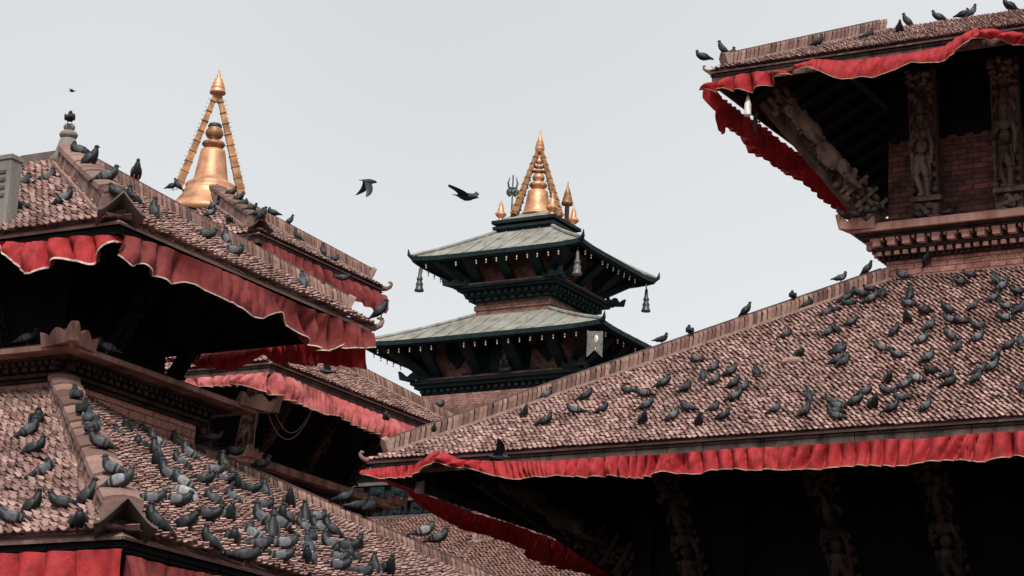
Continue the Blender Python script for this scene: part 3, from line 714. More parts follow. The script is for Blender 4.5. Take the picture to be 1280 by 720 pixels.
for i in range(3):
    yy = mw[2]+.3+i*1.6
    strut(TM, (mw[1]+.05, yy, 10.56), (mw[1]+1.0, yy, 11.95), (0, 1, 0), 0.3, 0.08, 70+i, mat_='dark_brown_wood')
for i in range(2): strut(TM, (mw[1]-.5-i*1.5, mw[2]-.05, 10.56), (mw[1]-.5-i*1.5, mw[2]-1.0, 11.95), (1, 0, 0), 0.3, 0.08, 80+i, mat_='dark_brown_wood')
strut(TM, (mw[1], mw[2], 10.56), (mw[1]+1.15, mw[2]-1.15, 12.0), (1, 1, 0), 0.3, 0.1, 84)
ec = M2.E['a']; P0 = ec+V3(0.03, 0.05, 0)
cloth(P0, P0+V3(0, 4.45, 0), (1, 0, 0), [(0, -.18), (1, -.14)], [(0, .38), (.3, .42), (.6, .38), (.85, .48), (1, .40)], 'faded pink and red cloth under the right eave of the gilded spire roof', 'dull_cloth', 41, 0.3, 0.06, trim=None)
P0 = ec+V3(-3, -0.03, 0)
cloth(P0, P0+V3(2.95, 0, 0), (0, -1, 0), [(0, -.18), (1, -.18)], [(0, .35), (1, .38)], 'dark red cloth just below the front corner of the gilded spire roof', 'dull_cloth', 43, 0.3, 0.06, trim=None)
ec = M1.E['a']; P0 = ec+V3(-2.2, -0.03, 0)
cloth(P0, P0+V3(2.2, 0, 0), (0, -1, 0), [(0, -.2), (1, -.2)], [(0, .12), (.3, .2), (.6, .26), (.75, .2), (1, .36)], 'short pale pink cloth on the left side of the middle roof behind the near temple', 'pink_cloth', 47, 0.25, 0.05, trimw=.008, rag=.14)
P0 = ec+V3(0.03, 0.0, 0)
cloth(P0, P0+V3(0, 8, 0), (1, 0, 0), [(0, -.2), (.3, -.22), (1, -.22)], [(0, .32), (.15, .40), (.3, .36), (.5, .42), (.7, .36), (1, .4)], 'long pale pink cloth running down the right eave of the middle roof', 'pink_cloth', 53, 0.3, 0.06, trimw=.008, rag=.14)

def gajur(parent_thing, c, sc, rows, mat_='gilt', name='bell_spire', petals=0, n=36):
    k = MB(); k.lathe(c, [(r_*sc, z*sc, q) for r_, z, q in rows], n, petals=16)
    return k.build(name, M[mat_], parent_thing, True)
ap = V3(-30.33, 39.78, 16.685); s_ = 1.065/61.0
sp = gajur(TM, ap+V3(0, 0, -0.1), s_, [(58, -24, 0), (50, -14, 0), (40, -5, 0), (35, 2, 0), (32.5, 5, 0), (33, 8, 0), (31, 10, 0), (29, 14, 0), (30, 17, 0), (29, 19, 0), (24, 22, 0), (21, 25, 0), (20, 29, 0), (17.5, 45, 0), (15.4, 58, 0), (14.4, 62.5, 0), (6, 63.5, 0)])
k = MB(); k.lathe(ap+V3(0, 0, -.1), [(r_*s_, z*s_, q) for r_, z, q in ((6, 63, 0), (7, 65, 0), (11, 67, .1), (12.5, 70, .15), (11.5, 73, .1), (6, 75, 0), (5, 77, 0), (9, 79, 0), (11, 83, 0), (10.5, 87, 0), (8, 90, 0), (8, 91, 0))], 32, petals=16)
k.build('lotus', M['gilt_dull'], sp, True)
k = MB(); k.lathe(ap+V3(0, 0, -.1), [(r_*s_, z*s_) for r_, z in ((8, 91), (8.5, 93), (7, 96), (2, 97))], 24); k.build('cap', M['dark_metal'], sp, True)
for sg in (-1, 1):
    k = MB(); dv = unit(V3(1, 1, 0)); b_ = unit(V3(1, -1, 0))
    p0 = ap+dv*sg*38*s_*1.0+V3(0, 0, -.1+12*s_); p1 = ap+dv*sg*2.5*s_+V3(0, 0, 126*s_)
    a_ = unit(p1-p0); nn = np.cross(a_, b_)
    k.add([p0+b_*.06+nn*.085, p0-b_*.06+nn*.085, p0-b_*.06-nn*.085, p0+b_*.06-nn*.085, p1+b_*.04+nn*.05, p1-b_*.04+nn*.05, p1-b_*.04-nn*.05, p1+b_*.04-nn*.05],
          [(3, 2, 1, 0), (4, 5, 6, 7), (0, 1, 5, 4), (1, 2, 6, 5), (2, 3, 7, 6), (3, 0, 4, 7)])
    for t in np.arange(.06, .95, .11):
        q = p0+(p1-p0)*t; k.cbox(q, (.07, .095-.035*t, .010), np.array([b_, nn, a_]))
    for t in np.arange(.1, .98, .045):
        q = p0+(p1-p0)*t; k.tube([q+dv*sg*.07, q+dv*sg*.12+V3(0, 0, .02)], [.006, .004], 5)
    k.build('support_leg', M['gilt_dull'], sp)
k = MB(); k.lathe(ap+V3(0, 0, 120*s_), [(r_*s_, z*s_) for r_, z in ((2, -2), (2, 2), (2, 9), (9.5, 9), (9.8, 11), (9, 13), (8.2, 15), (8.6, 15.5), (8.2, 17.5), (7, 20), (7.2, 20.6), (6.6, 22.5), (5, 25.5), (5.2, 26), (4.2, 28), (2.6, 30), (2.4, 32), (1.6, 35), (.5, 39))], 24)
k.build('umbrella_finial', M['gilt'], sp, True)

# wires below the middle roof
def wire(pts, label, r_=0.008):
    k = MB(); k.tube(pts, r_, 6); tag(k.build('cable', M['wire'], None, True, org=pts[0]), label, 'cable')
def cat(p, q, sag, n=18): return [np.asarray(p)*(1-t)+np.asarray(q)*t-V3(0, 0, sag*4*t*(1-t)) for t in np.linspace(0, 1, n)]
wp = lambda x, y: hit(x, y, V3(-26.7, 37, 11), V3(1, -1, 0))
wire(cat(wp(330, 500), wp(396, 500), .75), 'longer thin cable hanging in a loop under the pink-clothed middle roof')
wire(cat(wp(340, 502), wp(391, 508), .55), 'shorter inner cable looping under the pink-clothed middle roof')
wire([wp(322, 498), wp(320, 520), wp(317, 560)], 'thin cable hanging straight down beside the cable loops')
# grey slatted post standing on the near left upper roof
pz = V3(-17.75, 19.80, 0)
pt = hit(4, 280, V3(0, 19.80, 0), V3(0, 1, 0))
PO = thing('slatted_post', (pt[0], 19.95, 9.0), 'weathered grey slatted post on the tiled eave at the left edge', 'post')
k = MB(); bx, bz = pt[0], 9.0
k.box(bx-.34, bx+.03, 19.80, 19.97, 9.02, 9.90); k.build('shaft', M['stone'], PO)
k = MB(); k.box(bx-.38, bx+.045, 19.785, 19.99, 9.90, 9.95); k.build('cap', M['stone'], PO)
k = MB()
for i in range(4): k.box(bx-.26, bx-.03, 19.785, 19.803, 9.47+i*.09, 9.505+i*.09)
k.build('slots', M['grey_wood'], PO)

# ================================================================== CENTRAL GREEN PAGODA
CX, CY = -49.69, 87.9
TC = thing('pagoda', (CX, CY, 0), 'distant dark green pagoda with pale metal roofs and a gilded spire in the middle', 'pagoda')
def metal_roof(name, x0, x1, y0, y1, z, ix0, ix1, iy0, iy1, zt, seam=0.75):
    E_ = {'a': V3(x1, y0, z), 'b': V3(x1, y1, z), 'c': V3(x0, y1, z), 'd': V3(x0, y0, z)}
    I_ = {'a': V3(ix1, iy0, zt), 'b': V3(ix1, iy1, zt), 'c': V3(ix0, iy1, zt), 'd': V3(ix0, iy0, zt)}
    mb = MB(); sm = MB(); fb = MB(); sf = MB()
    for p, q in ('da', 'ab', 'bc', 'cd'):
        e = E_[q]-E_[p]; Le = np.linalg.norm(e); e = e/Le; inn = V3(-e[1], e[0], 0)
        P = np.zeros((21, 5, 3))
        for i, t in enumerate(np.linspace(0, 1, 21)):
            for j, v in enumerate(np.linspace(0, 1, 5)):
                a = E_[p]*(1-t)+E_[q]*t; b = I_[p]*(1-t)+I_[q]*t
                up = 0.10*abs(2*t-1)**6*(1-v)**2
                P[i, j] = a*(1-v)+b*v+V3(0, 0, up-0.04*math.sin(math.pi*v))
        mb.grid(P); mb.grid(P-V3(0, 0, .10))
        sf.grid((P-V3(0, 0, .22))[:, :]+0)
        n = int(Le/seam)
        Li = np.linalg.norm(I_[q]-I_[p])
        for i in range(1, n):
            u = i/n; x = u*Le
            # seams run straight up the slope until the hip
            o_ = (I_[p]-E_[p])@e; o2 = (E_[q]-I_[q])@e; lim = 1.0
            if x < o_: lim = x/o_
            elif x > Le-o2: lim = (Le-x)/o2
            pts = []
            dep = (I_[p]-E_[p])@inn
            for v in np.linspace(0, lim*0.97, 5):
                up = 0.10*abs(2*u-1)**6*(1-v)**2
                pts.append(E_[p]+e*x+inn*dep*v+V3(0, 0, (zt-z)*v+up-.04*math.sin(math.pi*v)+.02))
            sm.tube(pts, .035, 5)
        # edge board follows the upturned eave
        top = P[:, 0]; k = []
        for i in range(21): k.append(np.array([top[i]-inn*.03+V3(0, 0, .02), top[i]+inn*.12+V3(0, 0, .0), top[i]+inn*.12-V3(0, 0, .22), top[i]-inn*.03-V3(0, 0, .17)]))
        fb.loft(k)
    rf = mb.build(name, M['roof_metal'], TC)
    for c in 'abcd':
        pp = [E_[c]*(1-v)+I_[c]*v+V3(0, 0, .10*(1-v)**2-.04*math.sin(math.pi*v)+.05) for v in np.linspace(0, 1, 7)]
        sm.tube(pp, .08, 7)
    sm.build('seams', M['roof_metal'], rf); fb.build('eave_board', M['green_wood'], rf); sf.build('soffit', M['green_wood'], rf)
    for c in 'abcd':
        d = unit(V3(E_[c][0]-CX, E_[c][1]-CY, 0)); p = E_[c]+V3(0, 0, .06); h = MB()
        h.tube([p-d*.5-V3(0, 0, .03), p, p+d*.14+V3(0, 0, .10), p+d*.18+V3(0, 0, .34)], [.13, .11, .08, .02], 8)
        h.build('corner_horn', M['green_wood'], rf, True)
    return E_, I_, rf
cw = (-51.4, -47.9, 86.1, 89.7)
zU = 29.57; zUt = zat(-48.34, 86.85, 283)
CU = metal_roof('upper_roof', -53.69, -45.69, 84.55, 91.25, zU, -51.04, -48.34, 86.85, 88.95, zUt)
NL = at(753, 402, 97.5); zL = NL[2]; zLt = zat(cw[1], cw[2], 386)
CL = metal_roof('lower_roof', NL[0]-11.2, NL[0], NL[1], 2*CY-NL[1], zL, cw[0], cw[1], cw[2], cw[3], zLt)
zk = zat(cw[1], cw[2], 352)
k = MB(); k.box(*cw, zLt-.2, zU+.6); k.build('waist_wall', M['far_brick'], TC)
GM = ('far_brick', 'green_wood', 'green_wood')
cornice(TC, *cw, [(zk-.95, zk-.75, .06, 0), (zk-.6, zk-.45, .2, 1), (zk-.46, zk-.2, .35, 1), (zk-.2, zk-.1, .6, 1), (zk-.1, zk, .72, 1), (zk-.02, zk+.08, .66, 0)],
        dent=[(zk-.40, zk-.25, .35, .14, .16, .16, 1), (zk-.62, zk-.5, .2, .12, .2, .2, 1)], crowns='abd', crown=(.7, .2), mats=GM, crown_out=.3, crown_mat='green_wood')
lw = (-52.9, -46.5, 85.6, 90.2); zk2 = zat(lw[1], lw[2], 466)
k = MB(); k.box(*lw, zk2-6, zL+.65); k.build('lower_wall', M['far_brick'], TC)
cornice(TC, *lw, [(zk2-1.0, zk2-.8, .1, 1), (zk2-.75, zk2-.55, .25, 1), (zk2-.56, zk2-.3, .4, 1), (zk2-.3, zk2-.15, .62, 1), (zk2-.15, zk2, .75, 1), (zk2-.02, zk2+.12, .55, 0)],
        dent=[(zk2-.48, zk2-.34, .4, .14, .16, .16, 1), (zk2-.75, zk2-.6, .25, .12, .2, .2, 1)], crowns='abd', crown=(.8, .22), mats=GM, crown_out=.3, crown_mat='green_wood')
k = MB(); k.box(lw[0]-2, lw[1]+2, lw[2]-2, lw[3]+2, 0, zk2-1.0); k.build('base_storey', M['far_brick'], TC)
# window blocks with pointed aprons on the lower wall, plain brackets on both storeys
wl = lw[1]-lw[0]
for cxx, ww, hh in ((lw[0]+wl*.5, 1.3, 1.9), (lw[0]+wl*.17, .55, .5), (lw[0]+wl*.83, .55, .5)):
    k = MB(); zt_ = zL+.9
    if ww > 1:
        k.box(cxx-ww, cxx+ww, lw[2]-.16, lw[2], zk2+.05, zt_); k.box(cxx-ww-.5, cxx+ww+.5, lw[2]-.22, lw[2]-.003, zk2+.1, zk2+.3)
        k.box(cxx-ww*.35, cxx+ww*.35, lw[2]-.3, lw[2]-.05, zk2+.3, zk2+1.5)
        for i in range(5): k.box(cxx-ww*.9+i*.45*ww, cxx-ww*.9+i*.45*ww+.08, lw[2]-.24, lw[2]-.1, zk2+.2, zt_)
    else:
        k.box(cxx-ww, cxx+ww, lw[2]-.14, lw[2], zk2+1.15, zt_)
        k.add([V3(cxx-ww, lw[2]-.14, zk2+1.15), V3(cxx+ww, lw[2]-.14, zk2+1.15), V3(cxx, lw[2]-.14, zk2+.55), V3(cxx-ww, lw[2]-.004, zk2+1.15), V3(cxx+ww, lw[2]-.004, zk2+1.15), V3(cxx, lw[2]-.004, zk2+.55)],
              [(0, 2, 1), (3, 4, 5), (0, 1, 4, 3), (1, 2, 5, 4), (2, 0, 3, 5)])
    k.build('window', M['green_wood'], TC)
k = MB(); k.box(lw[1]+.002, lw[1]+.14, lw[2]+1.4, lw[3]-1.4, zk2+.1, zL+.9); k.build('window', M['green_wood'], TC)
def bracket(bx, by, bz, tx, ty, tz):
    k = MB(); p, q = V3(bx, by, bz), V3(tx, ty, tz); a = unit(q-p); b = unit(np.cross(a, V3(0, 0, 1))); n = np.cross(b, a)
    k.hexa([p-b*.2-n*.1, p+b*.2-n*.1, p+b*.2+n*.1, p-b*.2+n*.1, q-b*.26-n*.1, q+b*.26-n*.1, q+b*.26+n*.14, q-b*.26+n*.14])
    rg = random.Random(int(bx*100)+int(by*10))
    for t in np.arange(.12, .95, .1): k.ell(p+(q-p)*t+n*.1, (.14+rg.random()*.06, .1, .12), None, 7, 5)
    k.build('strut', M['green_wood'], TC)
for w_, zb, ze, o_, nf in ((lw, zk2+.15, zL-.05, 1.65, 4), (cw, zk+.1, zU-.05, 1.35, 3)):
    for i in range(nf):
        x = w_[0]+.25+(w_[1]-w_[0]-.5)*i/(nf-1); bracket(x, w_[2]-.1, zb, x, w_[2]-o_, ze)
        y = w_[2]+.25+(w_[3]-w_[2]-.5)*i/(nf-1); bracket(w_[1]+.1, y, zb, w_[1]+o_, y, ze); bracket(w_[0]-.1, y, zb, w_[0]-o_, y, ze)
    for sx, sy in ((0, 0), (1, 0), (1, 1), (0, 1)):
        x, y = w_[sx], w_[2+sy]; d = V3(1 if sx else -1, 1 if sy else -1, 0); bracket(x+d[0]*.1, y+d[1]*.1, zb, x+d[0]*o_, y+d[1]*o_, ze)
# stepped crown and spire
tb = (-51.04, -48.34, 86.85, 88.95)
k = MB()
for i, (o_, za, zb) in enumerate(((.02, -.15, .12), (.12, .12, .24), (-.05, .24, .36), (.16, .36, .50))):
    k.box(tb[0]-o_, tb[1]+o_, tb[2]-o_, tb[3]+o_, zUt+za, zUt+zb)
k.build('roof_plinth', M['green_wood'], TC)
k = MB(); zp = zUt+.50
a = [V3(tb[0]-.1, tb[2]-.1, zp), V3(tb[1]+.1, tb[2]-.1, zp), V3(tb[1]+.1, tb[3]+.1, zp), V3(tb[0]-.1, tb[3]+.1, zp)]
c4 = V3(CX, CY, zp+.42); b = [c4+(q-V3(CX, CY, zp))*.42+V3(0, 0, -.0) for q in a]
k.hexa(a+b); k.build('crown_roof', M['roof_metal'], TC)
s_ = 1/30.3; sc0 = V3(CX, CY, zat(CX, CY, 268))
sp = gajur(TC, sc0, s_, [(21, -3, 0), (20, 0, 0), (18, 1, 0), (17.5, 3, 0), (16, 10, 0), (14.2, 22, 0), (13, 30, 0), (11, 31.5, 0), (6, 32, 0)])
k = MB(); k.lathe(sc0, [(r_*s_, z*s_, q) for r_, z, q in ((6, 32, 0), (7, 34, 0), (9, 36, .1), (10.5, 39, .2), (9, 42, .1), (6, 43, 0), (5, 44.5, 0), (7.5, 46.5, 0), (8, 50, 0), (6, 53.5, 0), (3.5, 54.5, 0), (3.5, 56, 0), (8, 57, 0), (7, 59, 0), (3, 60, 0), (3, 62, 0), (6.5, 63, 0), (5.5, 65, 0), (2.5, 66, 0), (2.5, 68, 0), (5, 69.5, 0), (4, 73, 0), (2, 76, 0), (1.5, 85, 0))], 30, petals=12)
k.build('lotus', M['gilt'], sp, True)
for ang in (52, 8, 188, 232):
    dv = V3(math.cos(R(ang)), math.sin(R(ang)), 0); b_ = V3(-dv[1], dv[0], 0); k = MB()
    p0 = sc0+dv*32*s_+V3(0, 0, -5*s_); p1 = sc0+dv*3.5*s_+V3(0, 0, 84*s_)
    k.tube([p0, p0*.5+p1*.5, p1], [.17, .13, .08], 6)
    for t in np.arange(.04, 1, .11): k.cbox(p0+(p1-p0)*t, (.16-.07*t, .16-.07*t, .02), np.array([dv, b_, V3(0, 0, 1)]))
    k.build('support_leg', M['gilt_dull'] if ang not in (188,) else M['green_wood'], sp)
k = MB(); k.lathe(sc0, [(r_*s_, z*s_) for r_, z in ((4, 82), (5, 84), (6, 87), (6.5, 89), (5.5, 91), (6, 91.5), (5, 94), (5.3, 94.6), (4.2, 97), (4.5, 97.6), (3.4, 100), (3, 103), (1.6, 107), (.9, 110), (.5, 114))], 20)
k.build('umbrella_finial', M['gilt'], sp, True)
mini = [(3, 0, 0), (5, 2, 0), (3, 4, 0), (3, 6, 0), (6.5, 9, .1), (7.5, 12, .15), (6.5, 14, .1), (5, 15, 0), (4.6, 17, 0), (3.6, 23, 0), (2.6, 25, 0), (3, 26, 0), (1.8, 28, 0), (2.1, 29, 0), (1, 31, 0), (.3, 35, 0)]
for px_, py_, s2, lab in ((tb[0]+.12, tb[2]+.12, 1.0, ''), (tb[1]-.1, tb[2]+.1, 1.05, ''), (tb[1]-.1, tb[3]-.1, 1.0, ''), (tb[0]+.12, tb[3]-.12, 1.0, '')):
    gajur(TC, V3(px_, py_, zUt+.5), s_*s2*.88, mini, name='corner_finial', n=20)
k = MB(); pp = V3(tb[1]-.35, tb[3]-.25, zUt+.5)
k.lathe(pp, [(.1, 0), (.1, 1.0), (.24, 1.0), (.26, 1.1), (.2, 1.25), (.21, 1.28), (.15, 1.45), (.16, 1.48), (.1, 1.65), (.05, 1.8), (.01, 2.05)], 16); k.build('umbrella_finial', M['gilt_dull'], TC, True)
# trident on the plinth
tp = hit(639, 276, V3(0, tb[2]+.3, 0), V3(0, 1, 0)); tp = V3(tp[0], tb[2]+.3, zUt+.5); h1 = zat(tp[0], tp[1], 219); k = MB()
zb = zat(tp[0], tp[1], 240)
k.tube([tp, V3(tp[0], tp[1], h1)], .035, 6)
for sg in (-1, 1):
    rr = V3(.866, .5, 0)*sg
    k.tube([V3(tp[0], tp[1], zb+.15), V3(tp[0], tp[1], zb+.2)+rr*.16, V3(tp[0], tp[1], zb+.4)+rr*.2, V3(tp[0], tp[1], zb+.66)+rr*.13], [.045, .045, .04, .012], 6)
    k.ell(V3(tp[0], tp[1], zb)+rr*.16, (.13, .05, .16), None, 8, 5); k.ell(V3(tp[0], tp[1], zb-.12)+rr*.12, (.10, .05, .10), None, 8, 5)
k.ell(V3(tp[0], tp[1], zb), (.1, .06, .15), None, 8, 5)
tr = k.build('trident', M['bronze'], None, True, org=tp); tag(tr, 'dark metal trident standing on the plinth left of the central gilded spire', 'trident')
# hanging banner at the lower near corner
bp = hit(746, 418, V3(NL[0]-.25, NL[1]+.05, zL), V3(0, 1, 0)); k = MB(); th = .03
b0 = V3(NL[0]-.62, NL[1]-.05, zL-.35); rr = V3(.9, .35, 0); rr = unit(rr); W_ = .62; H_ = 1.05; nn = V3(-rr[1], rr[0], 0)*-1
o2 = [b0, b0+rr*W_, b0+rr*W_-V3(0, 0, H_), b0+rr*W_*.5-V3(0, 0, H_*.72), b0-V3(0, 0, H_)]
k.add(o2+[p+nn*th for p in o2], [(0, 3, 4), (0, 1, 3), (1, 2, 3), (9, 8, 5), (8, 6, 5), (8, 7, 6), (0, 5, 6, 1), (1, 6, 7, 2), (2, 7, 8, 3), (3, 8, 9, 4), (4, 9, 5, 0)])
ba = k.build('metal_pennant', M['banner'], None, org=b0); tag(ba, 'grey swallow-tailed metal pennant hanging at the corner of the lower metal roof', 'pennant')
k = MB(); k.ell(b0+rr*W_*.5-V3(0, 0, .32)-nn*.01, (.16, .05, .2), None, 10, 6)
for i in range(8): k.ell(b0+rr*W_*.5-V3(0, 0, .32)-nn*.01+rr*.2*math.cos(i*.785)+V3(0, 0, .23*math.sin(i*.785)), (.05, .03, .05), None, 7, 5)
k.ell(b0+rr*W_*.5-V3(0, 0, .68)-nn*.01, (.08, .04, .12), None, 8, 5)
k.build('relief', M['bell'], ba, True)

st = hit(632, 494, V3(0, lw[2]-.45, 0), V3(0, 1, 0)); st = V3(st[0], lw[2]-.45, zk2+.1)
k = MB(); k.cbox(st+V3(0, 0, .12), (.24, .2, .12)); k.ell(st+V3(0, .05, .45), (.2, .26, .3), None, 10, 7); k.ell(st+V3(0, -.12, .62), (.17, .16, .26), None, 10, 7); k.ell(st+V3(0, -.2, .92), (.16, .17, .17), None, 10, 7)
k.tube([st+V3(0, -.3, .9), st+V3(0, -.42, .84)], [.09, .06], 7)
for sg in (-1, 1): k.tube([st+V3(sg*.12, -.2, .6), st+V3(sg*.13, -.28, .24)], [.08, .06], 7); k.ell(st+V3(sg*.1, -.16, 1.07), (.04, .04, .07), None, 6, 5)
tag(k.build('lion_statue', M['bronze'], None, True, org=st), 'small dark seated lion statue on the ledge below the lower metal roof', 'statue')
# little bells along the eaves of the pagoda and the large ones at its corners
proto = None
def small_bell(p, label, group, s=1.0, mat_='bell'):
    global proto
    if proto is None:
        k = MB(); k.lathe(V3(0, 0, 0), [(.008, .0), (.01, -.10), (.035, -.11), (.055, -.16), (.075, -.25), (.085, -.27), (.03, -.265)], 10)
        k.lathe(V3(0, 0, 0), [(.012, -.26), (.012, -.34), (.05, -.38), (.055, -.44), (.005, -.52)], 6)
        proto = k.build('wind_bell', M[mat_], None, True); o = proto
    else:
        o = proto.copy(); COL.objects.link(o)
    o.location = p; o.scale = (s, s, s); o.rotation_euler = (rnd.uniform(-.1, .1), rnd.uniform(-.1, .1), rnd.uniform(0, 6))
    tag(o, label, 'bell', group)
for (E_, I_, rf), nm, st in ((CL, 'lower', .52), (CU, 'upper', .5)):
    for p, q, sd_ in (('d', 'a', 'front'), ('a', 'b', 'right'), ('d', 'c', 'left')):
        n = int(np.linalg.norm(E_[q]-E_[p])/st); ct = V3(CX, CY, E_[p][2])
        for i in range(1, n):
            t = i/n; pt = E_[p]*(1-t)+E_[q]*t; pt = pt+(ct-pt)*V3(1, 1, 0)*.035
            if rnd.random() < .22: continue
            small_bell(pt+V3(0, 0, -.23+.28*abs(2*t-1)**6*.35), f'tiny pale bell in the row under the {sd_} eave of the {nm} metal roof', f'bells under the {sd_} eave of the {nm} metal roof', 0.52)
for c, lab in (('d', 'left'), ('a', 'near'), ('b', 'right')):
    p = CU[0][c]; ct = V3(CX, CY, p[2]); p = p+(ct-p)*.07
    k = MB(); q = p+V3(0, 0, -.2)
    k.lathe(q, [(.02, 0), (.02, -.15), (.06, -.2), (.08, -.5), (.13, -.62), (.13, -.66), (.1, -.7), (.12, -.78), (.16, -.85), (.14, -.92), (.15, -1.0), (.2, -1.12), (.2, -1.16), (.05, -1.16)], 14)
    tag(k.build('corner_bell', M['bronze'] if c != 'a' else M['banner'], None, True, org=q), f'large long bell hanging from the {lab} corner of the upper metal roof', 'bell')
for i, (x, y) in enumerate(((298, 472), (323, 474), (337, 478), (349, 490))):
    p = hit(x, y, M1.E['a']+V3(0, .25, 0), V3(0, 1, 0) if x < 338 else V3(1, 0, 0))
    small_bell(p+V3(0, 0, .1), 'small brass bell hanging below the pale pink cloth of the middle roof', 'bells below the pink cloth', .55)

# white bottle-shaped lamps hanging below the right temple's corners
for (x, y, nm, pl) in ((935, 122, 'white bottle-shaped bell hanging under the corner of the top right roof', R2.E['d']), (525, 601, 'small pale box lamp hanging below the left corner of the big right roof', R1.E['d'])):
    p = hit(x, y, pl+V3(.75, 0, 0), V3(1, 0, 0)) if y < 300 else hit(x, y, pl+V3(.3, .3, 0), V3(1, -1, 0)) if False else at(x, y, (pl-EYE)@FW+1.0)
    k = MB(); k.lathe(p, [(.008, .55), (.008, 0.02), (.03, 0), (.04, -.06), (.055, -.10), (.06, -.12), (.06, -.30), (.065, -.31), (.05, -.335)] if y < 300 else [(.006, .35), (.006, 0), (.075, 0), (.08, -.02), (.08, -.19), (.07, -.2)], 12)
    tag(k.build('hanging_bell' if y < 300 else 'hanging_lamp', M['white'], None, True, org=p), nm, 'bell' if y < 300 else 'lamp')

# ================================================================== palace roof and carved wall between the temples
pB = at(500, 648, 62.0)
TB = thing('palace', (pB[0], pB[1]+2, 0), 'background hall with a broad weathered tiled roof and dark green carved band above', 'palace')
mb = MB(); xL, xR = pB[0]-9, pB[0]+13.5; zB = pB[2]; dn = 6.0
s = unit(V3(0, 1, .58)); E0 = V3(xL, pB[1]-dn, zB-dn*.58); Ls = np.linalg.norm(V3(0, dn, dn*.58))
nB = unit(np.cross(V3(1, 0, 0), s))
mb.hexa([E0-nB*.1, E0+V3(xR-xL, 0, 0)-nB*.1, E0+V3(xR-xL, 0, 0)+s*Ls-nB*.1, E0+s*Ls-nB*.1, E0-nB*.012, E0+V3(xR-xL, 0, 0)-nB*.012, E0+V3(xR-xL, 0, 0)+s*Ls-nB*.012, E0+s*Ls-nB*.012])
tiles(mb, E0, V3(1, 0, 0), s, xR-xL, Ls, 0, 0, .105, .125, 77)
rB = mb.build('roof', M['tile_far'], TB)
onB = lambda x, y: hit(x, y, E0, nB)
ridge(onB(586, 668), onB(614, 644), 'ridge', rB, w=.14, hh=.18, seed=91)
ridge(onB(594, 677), onB(676, 663)+0, 'ridge', rB, w=.12, hh=.15, seed=92)
ridge(onB(592, 682), onB(578, 700), 'ridge', rB, w=.10, hh=.12, seed=93)
k = MB(); k.box(xL, xR, pB[1]+.05, pB[1]+4, 0, zB+2.4); k.build('wall', M['green_wood'], TB)
k = MB()
for z0_, z1_, o_ in ((zB-.05, zB+.06, .16), (zB+.42, zB+.50, .18), (zB+.86, zB+.94, .12), (zB+1.2, zB+1.32, .2)): k.box(xL, xR, pB[1]+.05-o_, pB[1]+.06, z0_, z1_)
k.build('ledge', M['grey_wood'], TB)
k = MB(); rg = random.Random(4); x = xL+.2
while x < xR-.3:
    c = V3(x, pB[1]-.02, zB+.24); k.cbox(c, (.16, .05, .15))
    for i in range(5): k.ell(c+V3(rg.uniform(-.1, .1), -.06, rg.uniform(-.1, .1)), (.06, .04, .06), None, 7, 5)
    k.cbox(V3(x+.3, pB[1]-.02, zB+.24), (.04, .04, .14)); k.cbox(V3(x+.05, pB[1]+.0, zB+.68), (.20, .05, .14)); k.ell(V3(x+.05, pB[1]-.06, zB+.68), (.14, .06, .10), None, 8, 5)
    x += .62
k.build('carved_band', M['green_wood'], TB)

